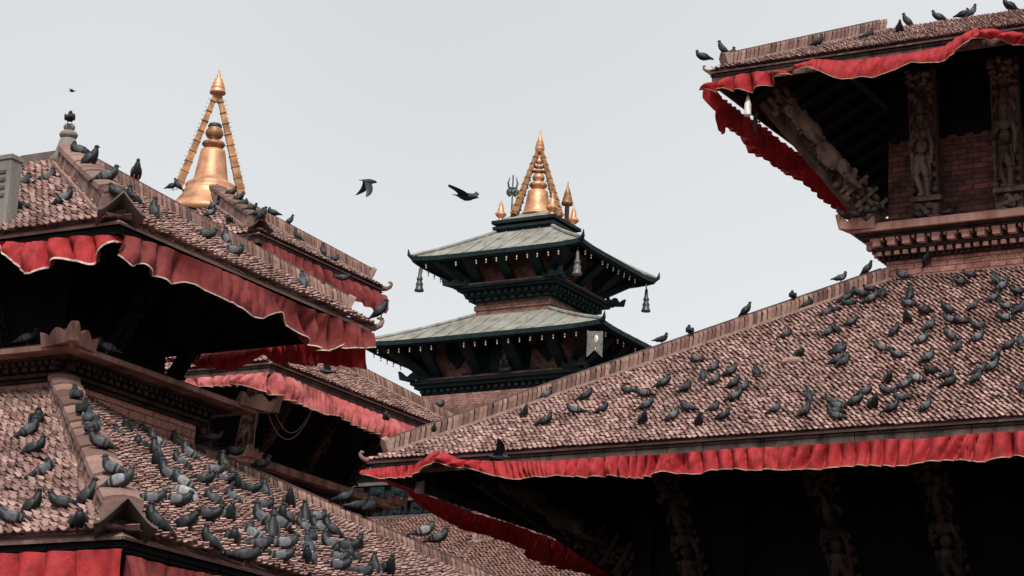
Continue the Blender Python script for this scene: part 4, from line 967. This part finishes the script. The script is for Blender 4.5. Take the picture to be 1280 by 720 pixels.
# ================================================================== PIGEONS
def pigeon_mesh(pose, plum, idx):
    mb = MB(); rg = random.Random(idx)
    if plum == 'pale':  body, neck, head, wing, bar, tail, belly = (.075, .08, .09), (.022, .030, .033), (.028, .034, .038), (.19, .20, .215), (.010, .011, .012), (.045, .049, .056), (.055, .058, .065)
    elif plum == 'mid': body, neck, head, wing, bar, tail, belly = (.042, .046, .052), (.014, .020, .022), (.018, .023, .026), (.10, .106, .115), (.008, .009, .010), (.026, .029, .033), (.032, .035, .04)
    elif plum == 'dark': body, neck, head, wing, bar, tail, belly = (.016, .018, .021), (.009, .013, .014), (.011, .013, .015), (.04, .043, .048), (.006, .0065, .0075), (.012, .013, .015), (.014, .016, .018)
    else: body, neck, head, wing, bar, tail, belly = (.5, .48, .46), (.42, .40, .39), (.5, .48, .46), (.6, .58, .56), (.2, .19, .19), (.45, .43, .42), (.5, .48, .46)
    pitch = {'stand': 8, 'alert': 34, 'feed': -6, 'look': 14, 'tuck': 4, 'sit': -2}[pose]
    drop = -0.045 if pose == 'sit' else (-.02 if pose == 'tuck' else 0)
    c_, s_ = math.cos(R(pitch)), math.sin(R(pitch)); piv = V3(0.0, 0, .10)
    def tf(p):
        p = np.asarray(p, float)-piv
        return np.stack([p[..., 0]*c_-p[..., 2]*s_, p[..., 1], p[..., 0]*s_+p[..., 2]*c_], -1)+piv+V3(0, 0, drop)
    def loft(rows, cols, n=12, tr=True):
        rings, cl = [], []; pts = [V3(r[0], r[1], r[2]) for r in rows]
        for i, r_ in enumerate(rows):
            t = unit(pts[min(i+1, len(rows)-1)]-pts[max(i-1, 0)])
            b = V3(-t[1], t[0], 0); b = V3(0, 1, 0) if np.linalg.norm(b) < .3 else unit(b)
            b = unit(b-t*(b@t)); nn = np.cross(t, b); an = np.linspace(0, 2*np.pi, n, endpoint=False)
            q = pts[i]+np.cos(an)[:, None]*b*r_[3]+np.sin(an)[:, None]*nn*r_[4]
            rings.append(tf(q) if tr else q); cl.append(np.tile(np.array(cols[i], float), (n, 1)))
        mb.loft(rings, True, np.concatenate(cl))
    # trunk and tail, one loft continued by the neck
    nk = {'stand': [(.078, 0, .145, .046, .047), (.096, 0, .170, .036, .039), (.104, 0, .190, .027, .030), (.108, 0, .204, .022, .024)],
          'alert': [(.080, 0, .142, .045, .046), (.104, 0, .160, .035, .037), (.120, 0, .174, .026, .028), (.131, 0, .185, .021, .023)],
          'feed': [(.085, 0, .125, .045, .044), (.122, 0, .115, .033, .034), (.148, 0, .090, .025, .027), (.162, 0, .068, .022, .023)],
          'look': [(.076, 0, .145, .046, .047), (.090, .006, .172, .037, .039), (.095, .012, .192, .028, .030), (.097, .016, .206, .022, .024)],
          'tuck': [(.070, 0, .145, .047, .048), (.072, .0, .168, .042, .040), (.070, 0, .185, .034, .032), (.068, .0, .196, .026, .024)],
          'sit': [(.078, 0, .146, .046, .046), (.088, 0, .170, .038, .038), (.090, 0, .190, .029, .03), (.092, 0, .203, .023, .024)]}[pose]
    rows = [(-.205, 0, .078, .030, .004), (-.185, 0, .080, .033, .006), (-.165, 0, .083, .032, .007), (-.135, 0, .087, .030, .012), (-.10, 0, .093, .036, .024), (-.055, 0, .100, .050, .043), (0, 0, .108, .058, .055), (.045, 0, .122, .055, .055)]+nk
    cols = [bar, bar, tail, tail, body, body, belly, neck]+[neck]*3+[head]
    loft(rows, cols, 14)
    hd = {'stand': (.112, 0, .213), 'alert': (.139, 0, .194), 'feed': (.170, 0, .056), 'look': (.100, .020, .215), 'tuck': (.072, 0, .203), 'sit': (.098, 0, .212)}[pose]
    hdir = {'stand': (1, 0, -.15), 'alert': (.85, 0, -.55), 'feed': (.45, 0, -.9), 'look': (.25, .95, -.1), 'tuck': (.6, .6, -.5), 'sit': (1, .1, -.1)}[pose]
    hd = tf(hd); hd = hd if hd[2] > .025 else hd+V3(0, 0, .02); hdv = V3(*hdir); hx = hdv*c_ if False else hdv; hx = unit(V3(hx[0]*c_-hx[2]*s_, hx[1], hx[0]*s_+hx[2]*c_)); hy = unit(np.cross(V3(0, 0, 1), hx)); hz = np.cross(hx, hy)
    mb.ell(hd, (.0235, .0285, .0225)[0:3], np.array([hy, hx, hz]), 12, 8, head)
    mb.tube([hd+hx*.022-hz*.002, hd+hx*.036-hz*.006, hd+hx*.048-hz*.013], [.0075, .0055, .0015], 6, (.03, .03, .032))
    mb.ell(hd+hx*.024+hz*.002, (.006, .006, .004), np.array([hy, hx, hz]), 6, 4, (.4, .4, .4))
    for sg in (-1, 1): mb.ell(hd+hx*.008+hy*sg*.0205+hz*.004, (.004, .004, .004), None, 6, 4, (.35, .09, .02))
    for sg in (-1, 1):
        W_ = [(.068, .040, .130, .006, .018), (.055, .047, .130, .011, .034), (.03, .054, .125, .014, .045), (0, .058, .118, .015, .049), (-.03, .057, .112, .014, .048), (-.042, .056, .110, .014, .047), (-.056, .054, .108, .0135, .045),
              (-.07, .050, .105, .013, .041), (-.082, .046, .103, .012, .036), (-.098, .041, .100, .011, .030), (-.13, .028, .096, .008, .020), (-.165, .017, .092, .005, .012), (-.195, .012, .088, .003, .005)]
        wc = [wing, wing, wing, wing, wing, bar, bar, wing, bar, bar, tail, bar, bar]
        loft([(a, b*sg, c, d, e_) for a, b, c, d, e_ in W_], wc, 10)
    if pose != 'sit':
        for sg in (-1, 1):
            a = tf((.012, sg*.026, .075)); f0 = V3(.018, sg*.028, .004)
            mb.tube([a, (a+f0)/2+V3(-.008, 0, 0), f0], [.010, .0055, .005], 6, (.30, .07, .06))
            for an in (-.5, 0, .5): mb.tube([f0, f0+V3(math.cos(an)*.032, math.sin(an)*.032, -.003)], [.0045, .002], 5, (.30, .07, .06))
            mb.tube([f0, f0+V3(-.018, 0, -.003)], [.004, .002], 5, (.30, .07, .06))
    o = mb.build('pigeon', M['feather'], None, True); me = o.data; bpy.data.objects.remove(o); return me
def flying_mesh(up, plum=(.03, .034, .038)):
    mb = MB(); loftr = [(-.16, 0, 0, .045, .004), (-.12, 0, 0, .03, .008), (-.07, 0, 0, .035, .028), (0, 0, 0, .05, .048), (.06, 0, .006, .045, .044), (.10, 0, .015, .028, .03), (.13, 0, .02, .024, .025), (.15, 0, .018, .012, .012), (.172, 0, .010, .003, .003)]
    rings = []
    for x, y, z, a, b in loftr:
        an = np.linspace(0, 2*np.pi, 12, endpoint=False); rings.append(np.stack([np.full(12, x), y+np.cos(an)*a, z+np.sin(an)*b], 1))
    mb.loft(rings, True, plum)
    for sg in (-1, 1):
        P = []; 
        for i, t in enumerate(np.linspace(0, 1, 9)):
            dih = up*(t**.8)*(.30 if sg > 0 else .24); y = .03+.30*t*math.sqrt(max(0, 1-(abs(up)*.75)**2))
            sweep = .05*math.sin(t*2.6)-.13*t*t
            ch = .13*(1-t**3*.88); xs = np.linspace(sweep+.05, sweep+.05-ch, 5)
            P.append([(x, sg*y, .02+dih-.012*((j-1.5)/2)**2) for j, x in enumerate(xs)])
        P = np.array(P); mb.grid(P, plum); mb.grid((P-V3(0, 0, .008))[::-1], plum)
    o = mb.build('pigeon', M['feather'], None, True); me = o.data; bpy.data.objects.remove(o); return me
POSES = ['stand', 'alert', 'feed', 'look', 'tuck', 'sit']
PM = {}
for i, p in enumerate(POSES):
    for j, q in enumerate(('pale', 'mid', 'dark')): PM[(p, q)] = pigeon_mesh(p, q, i*3+j)
PM[('feed', 'white')] = pigeon_mesh('feed', 'white', 99)

HEAD = {'R': math.atan2(.5, .866), 'L': math.atan2(-.5, -.866), 'T': math.atan2(-.866, .5), 'A': math.atan2(.866, -.5)}
birds = []
brg = random.Random(21)
def place(pos, n, face, pose, plum, zone, jit=25, px=None):
    th = HEAD[face]+R(brg.uniform(-jit, jit)) if isinstance(face, str) else face
    fx = V3(math.cos(th), math.sin(th), 0)
    sl = 0.0
    if n is not None:
        n = unit(n); sl = -(n[0]*fx[0]+n[1]*fx[1])/n[2]
    o = bpy.data.objects.new('pigeon', PM[(pose, plum)]); COL.objects.link(o)
    k = brg.uniform(.92, 1.08)*.97
    o.location = pos; o.scale = (k, k*brg.uniform(.95, 1.1), k)
    o.rotation_euler = (Matrix.Rotation(th, 3, 'Z') @ Matrix.Rotation(-math.atan(sl)*.75, 3, 'Y') @ Matrix.Rotation(R(brg.uniform(-4, 4)), 3, 'X')).to_euler()
    q = project(np.asarray(pos)+V3(0, 0, .11)); birds.append((o, zone, plum, pose, face if isinstance(face, str) else 'R', q)); return o
placed = []
def inside(info, k, p):
    pr = {'f': ('d', 'a'), 'r': ('a', 'b'), 'l': ('c', 'd'), 'b': ('b', 'c')}[k]
    E1, E2 = info.E[pr[0]], info.E[pr[1]]; I1, I2 = info.I[pr[0]], info.I[pr[1]]
    t = (p[2]-E1[2])/(I1[2]-E1[2]); e = unit(E2-E1)
    a = ((E1*(1-t)+I1*t)-E1)@e; b = ((E2*(1-t)+I2*t)-E1)@e; x = (p-E1)@e
    return -.04 < t < 1.04 and a-.15 < x < b+.15
def pick(spec, x, y):
    r_ = {}
    poses = spec[3] if len(spec) > 3 else None
    return r_
def scatter(info, faces, zone, rows, lift=.035):
    for rw in rows:
        x, y = rw[0], rw[1]; code = rw[2] if len(rw) > 2 else ''
        face = code[0] if code and code[0] in 'RLTA' else brg.choice('RRLLRLTA')
        pose = {'s': 'stand', 'a': 'alert', 'f': 'feed', 'l': 'look', 't': 'tuck', 'i': 'sit'}.get(code[1] if len(code) > 1 else '', None) or brg.choice(['stand', 'stand', 'alert', 'feed', 'look', 'tuck', 'tuck', 'sit', 'stand', 'look'])
        plum = {'p': 'pale', 'm': 'mid', 'd': 'dark', 'w': 'white'}.get(code[2] if len(code) > 2 else '', None) or brg.choice(['pale', 'mid', 'mid', 'dark', 'dark', 'mid'])
        best = None
        for k in faces:
            p0, n = info.planes[k]; p = hit(x, y, p0, n); dep = (p-EYE)@FW
            p = hit(x, y+.105*F_PX/dep, p0, n)
            if k == 'r' and info.twist:
                fr = np.clip((p[1]-info.E['a'][1])/7.0-.2, 0, 1); vv = (p[2]-info.E['a'][2])/2.676
                p = hit(x, y+.105*F_PX/dep, p0-V3(0, 0, info.twist*fr*vv), n)
            if inside(info, k, p): best = (p, n, k); break
        if best is None:
            k = faces[0]; p0, n = info.planes[k]; dep = (hit(x, y, p0, n)-EYE)@FW; best = (hit(x, y+.105*F_PX/dep, p0, n), n, k)
        p, n, k = best
        for _ in range(6):
            for o in placed:
                d = p-o
                if np.linalg.norm(d) < .19:
                    d = d+V3(.002, .001, 0); d = d-n*(d@n)/(n@n); p = p+unit(d)*(.195-np.linalg.norm(d))*.7
        placed.append(p); place(p+V3(0, 0, lift), n, face, pose, plum, zone+({'f': '', 'r': ''}[k] if isinstance(zone, str) else ''))
def on_hip(info, k, zone, rows, up=.22, dx=0.0):
    a, b = info.E[k], info.I[k]
    for rw in rows:
        x, y = rw[0], rw[1]; code = rw[2] if len(rw) > 2 else ''
        face = code[0] if code and code[0] in 'RLTA' else brg.choice('RRLLTA')
        pose = {'s': 'stand', 'a': 'alert', 'f': 'feed', 'l': 'look', 't': 'tuck', 'i': 'sit'}.get(code[1] if len(code) > 1 else '', None) or brg.choice(['stand', 'alert', 'look', 'tuck'])
        plum = {'p': 'pale', 'm': 'mid', 'd': 'dark'}.get(code[2] if len(code) > 2 else '', None) or brg.choice(['mid', 'dark', 'dark'])
        ts = np.linspace(-.02, 1.02, 300); q = np.array([project(a*(1-t)+b*t+V3(0, 0, up+.1)) for t in ts])
        t = ts[((q-np.array([x, y]))**2).sum(1).argmin()]
        place(a*(1-t)+b*t+V3(0, 0, up), None, face, pose, plum, zone)
def on_ledge(axis, c, z, zone, rows):
    for x, y, code in rows:
        n = V3(0, 1, 0) if axis == 'y' else V3(1, 0, 0)
        p = hit(x, y, n*c, n); p[2] = z
        place(p, None, code[0], {'s': 'stand', 'a': 'alert', 'f': 'feed', 'l': 'look', 't': 'tuck', 'i': 'sit'}[code[1]], {'p': 'pale', 'm': 'mid', 'd': 'dark'}[code[2]], zone)

# big right roof
ZA = [(170,393),(190,460),(240,430,'Rsm'),(245,480,'Rs'),(310,447,'Rsd'),(325,495,'Rsd'),(365,508,'Rsm'),(325,550,'Rsm'),(408,443,'Atm'),(35,493,'Rsm'),(130,507,'Rtd'),(75,628,'Rsm'),(130,595,'Lsm'),(172,650,'Tad'),(243,587,'Rtm'),(275,628,'Rsd'),(537,290,'Rtd'),(583,373,'Ttd'),(625,168,'Rtd'),(735,183,'Lid'),(775,150,'Rsd'),(710,283,'Rsm'),(755,343,'Rtm'),(745,400,'Rsd'),(493,592,'Rtm'),(622,545,'Alm'),(618,608,'Rsd'),(733,573,'Lsm'),(740,612,'Lsm')]
ZB = [(75,130,'Rsd'),(125,130,'Lsd'),(160,100,'Lid'),(210,122,'Atd'),(165,150,'Rsm'),(65,155,'Lid'),(10,185,'Rid'),(80,245,'Rsm'),(5,270,'Atm'),(35,345,'Rtm'),(35,402,'Rsd'),(320,130,'Alm'),(318,170,'Lsm'),(385,200,'Lsd'),(310,230,'Tad'),(408,258,'Rsm'),(257,285,'Rad'),(372,318,'Rsm'),(210,350,'Lsm'),(275,378,'Lsp'),(400,390,'Rsm'),(410,440,'Ltd'),(225,478,'Tlm'),(232,525,'Lsd'),(285,550,'Ltm'),(250,595,'Rsd'),(300,500,'Rsm'),(350,478,'Lsp'),(390,590,'Rsm'),(478,455,'Rtd'),(490,485,'Rtd'),(100,570,'Rsm'),(140,525,'Rtm'),(162,582,'Tad'),(15,575,'Ltm'),(20,615,'Lsm'),(480,195,'Lam'),(490,237,'Lsm'),(535,240,'Lsm'),(490,305,'Lam'),(520,345,'Rsd'),(605,262,'Lsm'),(600,308,'Rsp'),(585,172,'Rtm'),(665,145,'Rsp'),(665,70,'Alm'),(700,100,'Rsm'),(765,120,'Lsm'),(720,180,'Lsm'),(775,185,'Rtd'),(715,228,'Lsp'),(530,80,'Lsm'),(570,50,'Lsd'),(725,340,'Rsd'),(770,315,'Atp'),(665,385,'Tlp'),(610,440,'Rsm'),(600,470,'Rsm'),(650,430,'Rsm'),(778,510,'Atm')]
ZC = [(168,590,'Tad'),(255,622,'Rsm'),(265,517,'Rsp'),(375,580,'Lsp'),(415,522,'Rsd'),(485,567,'Rtd'),(580,497,'Ltd'),(645,515,'Lsm'),(655,560,'Rsm'),(635,615,'Tad'),(510,422,'Rsp')]
def tr(rows, ox, oy, s): return [(ox+r_[0]/s, oy+r_[1]/s)+tuple(r_[2:]) for r_ in rows]
scatter(R1, 'f', 'front of the big right roof', tr(ZA, 820, 330, 3.271)+tr(ZB, 1040, 330, 3.271)+tr(ZC, 600, 330, 3.13)+[(540, 542, 'Tad')])
on_hip(R1, 'd', 'sloping hip ridge of the big right roof', [(824,417,'Rsd'),(860,407,'Atd'),(931,384,'Rad'),(990,366,'Atd'),(1051,349,'Rsm'),(1085,336,'Rad')], .25)
scatter(R1, 'f', 'top of the big right roof beside the brick wall', [(1129,347,'Lsm')])
on_ledge('y', 39.30, 13.50, 'brick course above the big right roof', [(1159, 329, 'Tad')])
on_ledge('y', 38.97, 14.235, 'brick cornice under the carved struts', [(1148, 272, 'Lid'), (1265, 260, 'Rim'), (1186, 262, 'Rid')])
on_ledge('y', 38.72, 14.30, 'crowned corner of the brick cornice', [(1052, 281, 'Lad'), (1093, 268, 'Rsd'), (1068, 280, 'Lid')])
# top right roof
on_hip(R2, 'd', 'hip ridge of the top right roof', [(901,49,'Lad')], .25)
scatter(R2, 'f', 'tiled slope of the top right roof', [(914,70,'Rsd'),(1024,54,'Rsd'),(1086,43,'Rid'),(1124,38,'Tad')])
on_ledge('x', -17.75, 16.95, 'upturned corner tile of the top right roof', [(878, 83, 'Lid')])
for x, y, c in ((1134, 25, 'Lad'), (1173, 27, 'Lsd'), (1205, 21, 'Rtd'), (1215, 21, 'Ram'), (1262, 14, 'Lsd')):
    p = hit(x, y+8, V3(0, 39.35, 0), V3(0, 1, 0)); p[2] = 17.95
    place(p, None, c[0], {'s': 'stand', 'a': 'alert', 't': 'tuck'}[c[1]], {'d': 'dark', 'm': 'mid'}[c[2]], 'skyline edge of the top right roof')
# lowest left roof
LF = [(38,543,'Rsm'),(42,565,'Rsd'),(56,590,'Rtm'),(40,637,'Rad'),(17,653,'Lsm'),(80,633,'Lsd'),(110,626,'Rad'),(97,656,'Ttd'),(45,527,'Atd')]
scatter(L1, 'f', 'left face of lowest pigeon roof', LF)
on_hip(L1, 'a', 'near hip ridge of the lowest pigeon roof', [(88,497,'Asm'),(101,514,'Asd'),(108,525,'Asp'),(116,536,'Asp'),(128,553,'Lsp'),(147,585,'Lsp'),(160,599,'Rsp')], .20)
LR = [(142,545,'Atp'),(157,541,'Asd'),(176,543,'Atd'),(175,560,'Ttd'),(192,555,'Lsp'),(218,556,'Lsd'),(190,571,'Lad'),(196,586,'Tam'),(222,582,'Lsm'),(232,571,'Lsm'),(262,592,'Rsm'),(248,604,'Rsd'),(223,608,'Lsp'),(275,586,'Lad'),(260,550,'Rsd'),(290,563,'Rid'),
      (183,627,'Rsm'),(189,657,'Lsd'),(216,631,'Rsp'),(225,619,'Rfw'),(227,659,'Rad'),(253,649,'Rsd'),(257,679,'Lsd'),(263,627,'Ltd'),(287,624,'Ltp'),(295,612,'Tsd'),(284,650,'Tam'),(288,676,'Ttd'),(297,611,'Tsd'),(301,612,'Rsd'),(327,617,'Lam'),(324,634,'Rtm'),(322,652,'Lsp'),(313,671,'Ltp'),(318,686,'Rsp'),(348,685,'Rsp'),(345,699,'Rsp'),(337,668,'Aad'),(345,659,'Lsp'),(360,633,'Tam'),(357,653,'Tlm'),(365,657,'Lsm'),(380,650,'Aad'),(391,648,'Rtp'),(395,664,'Lsp'),(410,666,'Lsd'),(387,674,'Atm'),(383,688,'Asp'),(385,704,'Tsp'),(405,683,'Lsm'),(418,699,'Rtm'),(418,711,'Rsm'),(428,688,'Rsd'),(438,690,'Atd'),(441,700,'Ttd'),(446,686,'Tlm'),(464,712,'Lad'),(448,717,'Rtm'),(483,717,'Tad'),(276,602,'Rsm'),(205,598,'Lsm'),(300,700,'Rsd')]
scatter(L1, 'r', 'right face of lowest pigeon roof', LR)
on_hip(L1, 'b', 'far hip ridge of the lowest pigeon roof', [(428,628,'Rsm'),(441,641,'Rid'),(455,650,'Asd'),(522,684,'Rsp'),(529,716,'Rsm'),(326,581,'Rid')], .26)
# near left upper roof
scatter(L2, 'f', 'left face of the near left upper roof', [(82,251,'Rsp'),(25,259,'Lid'),(30,227,'Rid'),(60,221,'Rim')])
on_hip(L2, 'a', 'near hip ridge of the near left upper roof', [(99,188,'Ltm'),(117,197,'Rad'),(142,214,'Rsm'),(154,231,'Lid')], .20)
place(V3(-19.134, 22.205, 10.736+58/118), None, 'A', 'tuck', 'dark', 'stone finial at the upper left')
on_hip(L2, 'b', 'far hip ridge of the near left upper roof', [(169,217,'Tad')], .24)
scatter(L2, 'r', 'right face of the near left upper roof', [(162,250,'Lsd'),(187,269,'Lad'),(252,296,'Rsd'),(278,302,'Lam'),(287,316,'Rtm'),(297,307,'Rad'),(376,356,'Asp'),(405,369,'Lsm')])
on_hip(L2, 'b', 'far corner tile of the near left upper roof', [(475,398,'Rad')], .18)
# gilded spire roof
scatter(M2, 'f', 'left face of the gilded spire roof', [(236,242,'Rsm'),(231,252,'Rad'),(237,260,'Lid'),(252,254,'Lsd'),(264,247,'Rad'),(276,255,'Tad'),(270,258,'Rsm'),(264,267,'Rtm'),(287,276,'Ttd'),(272,240,'Rad'),(280,241,'Lad')])
on_hip(M2, 'a', 'near hip ridge of the gilded spire roof', [(290,240,'Rsd'),(300,246,'Rsd'),(307,249,'Rtd'),(316,258,'Rsd'),(324,265,'Rsd'),(332,275,'Rad'),(331,284,'Ttd')], .24)
on_ledge('y', 39.0, 16.62, 'gilded base left of the big spire', [(215, 240, 'Rsd'), (221, 243, 'Lad')])
on_hip(M2, 'b', 'far hip ridge of the gilded spire roof', [(340,267,'Ltd'),(362,276,'Rad')], .26)
scatter(M2, 'r', 'right face of the gilded spire roof', [(369,297,'Lsd'),(401,316,'Lam'),(415,324,'Rtm'),(426,349,'Rsm')])
scatter(M1, 'r', 'right face of the middle roof with pink cloth', [(373,450,'Ltm'),(482,523,'Ttd')])
on_hip(M1, 'b', 'far hip ridge of the middle roof with pink cloth', [(548,508,'Rtm')], .24)
# left ledge
on_ledge('y', 20.6, 7.96, 'shaded left ledge of the near temple', [(34, 432, 'Rsm'), (84, 418, 'Rsm')])
on_ledge('x', -17.45, 7.96, 'shaded right ledge of the near temple', [(135, 430, 'Lsm')])
# birds on the wing
def fly(x, y, dep, up, face, roll, label, k=1.0, pit=0):
    o = bpy.data.objects.new('flying_pigeon', flying_mesh(up)); COL.objects.link(o); o.location = at(x, y, dep); o.scale = (k, k, k)
    o.rotation_euler = (Matrix.Rotation(face, 3, 'Z') @ Matrix.Rotation(pit, 3, 'Y') @ Matrix.Rotation(roll, 3, 'X')).to_euler()
    tag(o, label, 'pigeon', 'pigeons in flight')
fly(460, 227, 44, -1.0, HEAD['R']+.5, R(25), 'small dark bird flying in the sky with its wings swept down', 1.05)
fly(582, 246, 27, .28, HEAD['R']-.45, R(8), 'larger dark bird gliding left of the central gilded spire, wings held out', .95, R(14))
fly(622, 572, 33, .4, HEAD['R']+.2, R(-20), 'dark bird flying in front of the red cloth of the big right roof', 1.0)
fly(409, 465, 46, .7, HEAD['L'], R(20), 'dark bird fluttering beside the middle roof below the red cloth', 1.0)
fly(90, 114, 100, .1, HEAD['R'], R(5), 'tiny bird far off in the sky above the stone finial', .9)
fly(944, 152, 43, -.2, HEAD['L'], R(60), 'dark bird clinging below the crimson cloth of the top right roof', .55)
# loose slab on the roof
p0, n = R1.planes['f']; q = hit(991, 455, p0, n); k = MB(); ax = np.array([unit(V3(1, .15, 0)), unit(np.cross(n, unit(V3(1, .15, 0)))), unit(n)])
k.cbox(q+n*.07, (.15, .10, .014), ax); k.cbox(q+n*.092+ax[0]*.04, (.09, .08, .01), ax)
tag(k.build('loose_tile', M['mortar'], None, org=q), 'flat pale broken tile lying loose on the big right roof', 'roof tile')

# labels for the pigeons: plumage, posture, heading and place; order along the row only where these do not differ
SH = {'pale': 'pale grey', 'mid': 'blue-grey', 'dark': 'dark', 'white': 'whitish'}
PO_ = {'stand': 'standing', 'alert': 'upright', 'feed': 'pecking', 'look': 'head-turned', 'tuck': 'hunched', 'sit': 'crouching'}
FC = {'R': 'facing right', 'L': 'facing left', 'T': 'facing viewer', 'A': 'facing away'}
ORD = ['leftmost', 'second from left', 'third from left', 'fourth from left', 'fifth from left', 'sixth from left', 'seventh from left', 'eighth from left', 'ninth from left']
def third(b):
    z = b[1]; o = b[0]
    if z.startswith('front of the big right'): h_ = (o.location.z-9.26)/4.04
    elif z.startswith('right face of lowest'): h_ = (o.location.z-4.83)/2.68
    else: return z
    return ('lower ' if h_ < .33 else 'middle ' if h_ < .66 else 'upper ')+z
grp = {}
for b in birds: grp.setdefault((third(b), b[2], b[3], b[4]), []).append(b)
for (zone, plum, pose, face), L in grp.items():
    L.sort(key=lambda b: b[5][0])
    for i, b in enumerate(L):
        t = f'{SH[plum]} {PO_[pose]} pigeon {FC[face]}, {zone.replace("middle roof with pink cloth", "pink-clothed middle roof")}'
        if len(L) > 1: t = (ORD[i] if i < (len(L)+1)//2 else 'rightmost' if i == len(L)-1 else ORD[len(L)-1-i].replace('left', 'right'))+' '+t
        tag(b[0], t, 'pigeon', 'pigeons on the temple roofs')
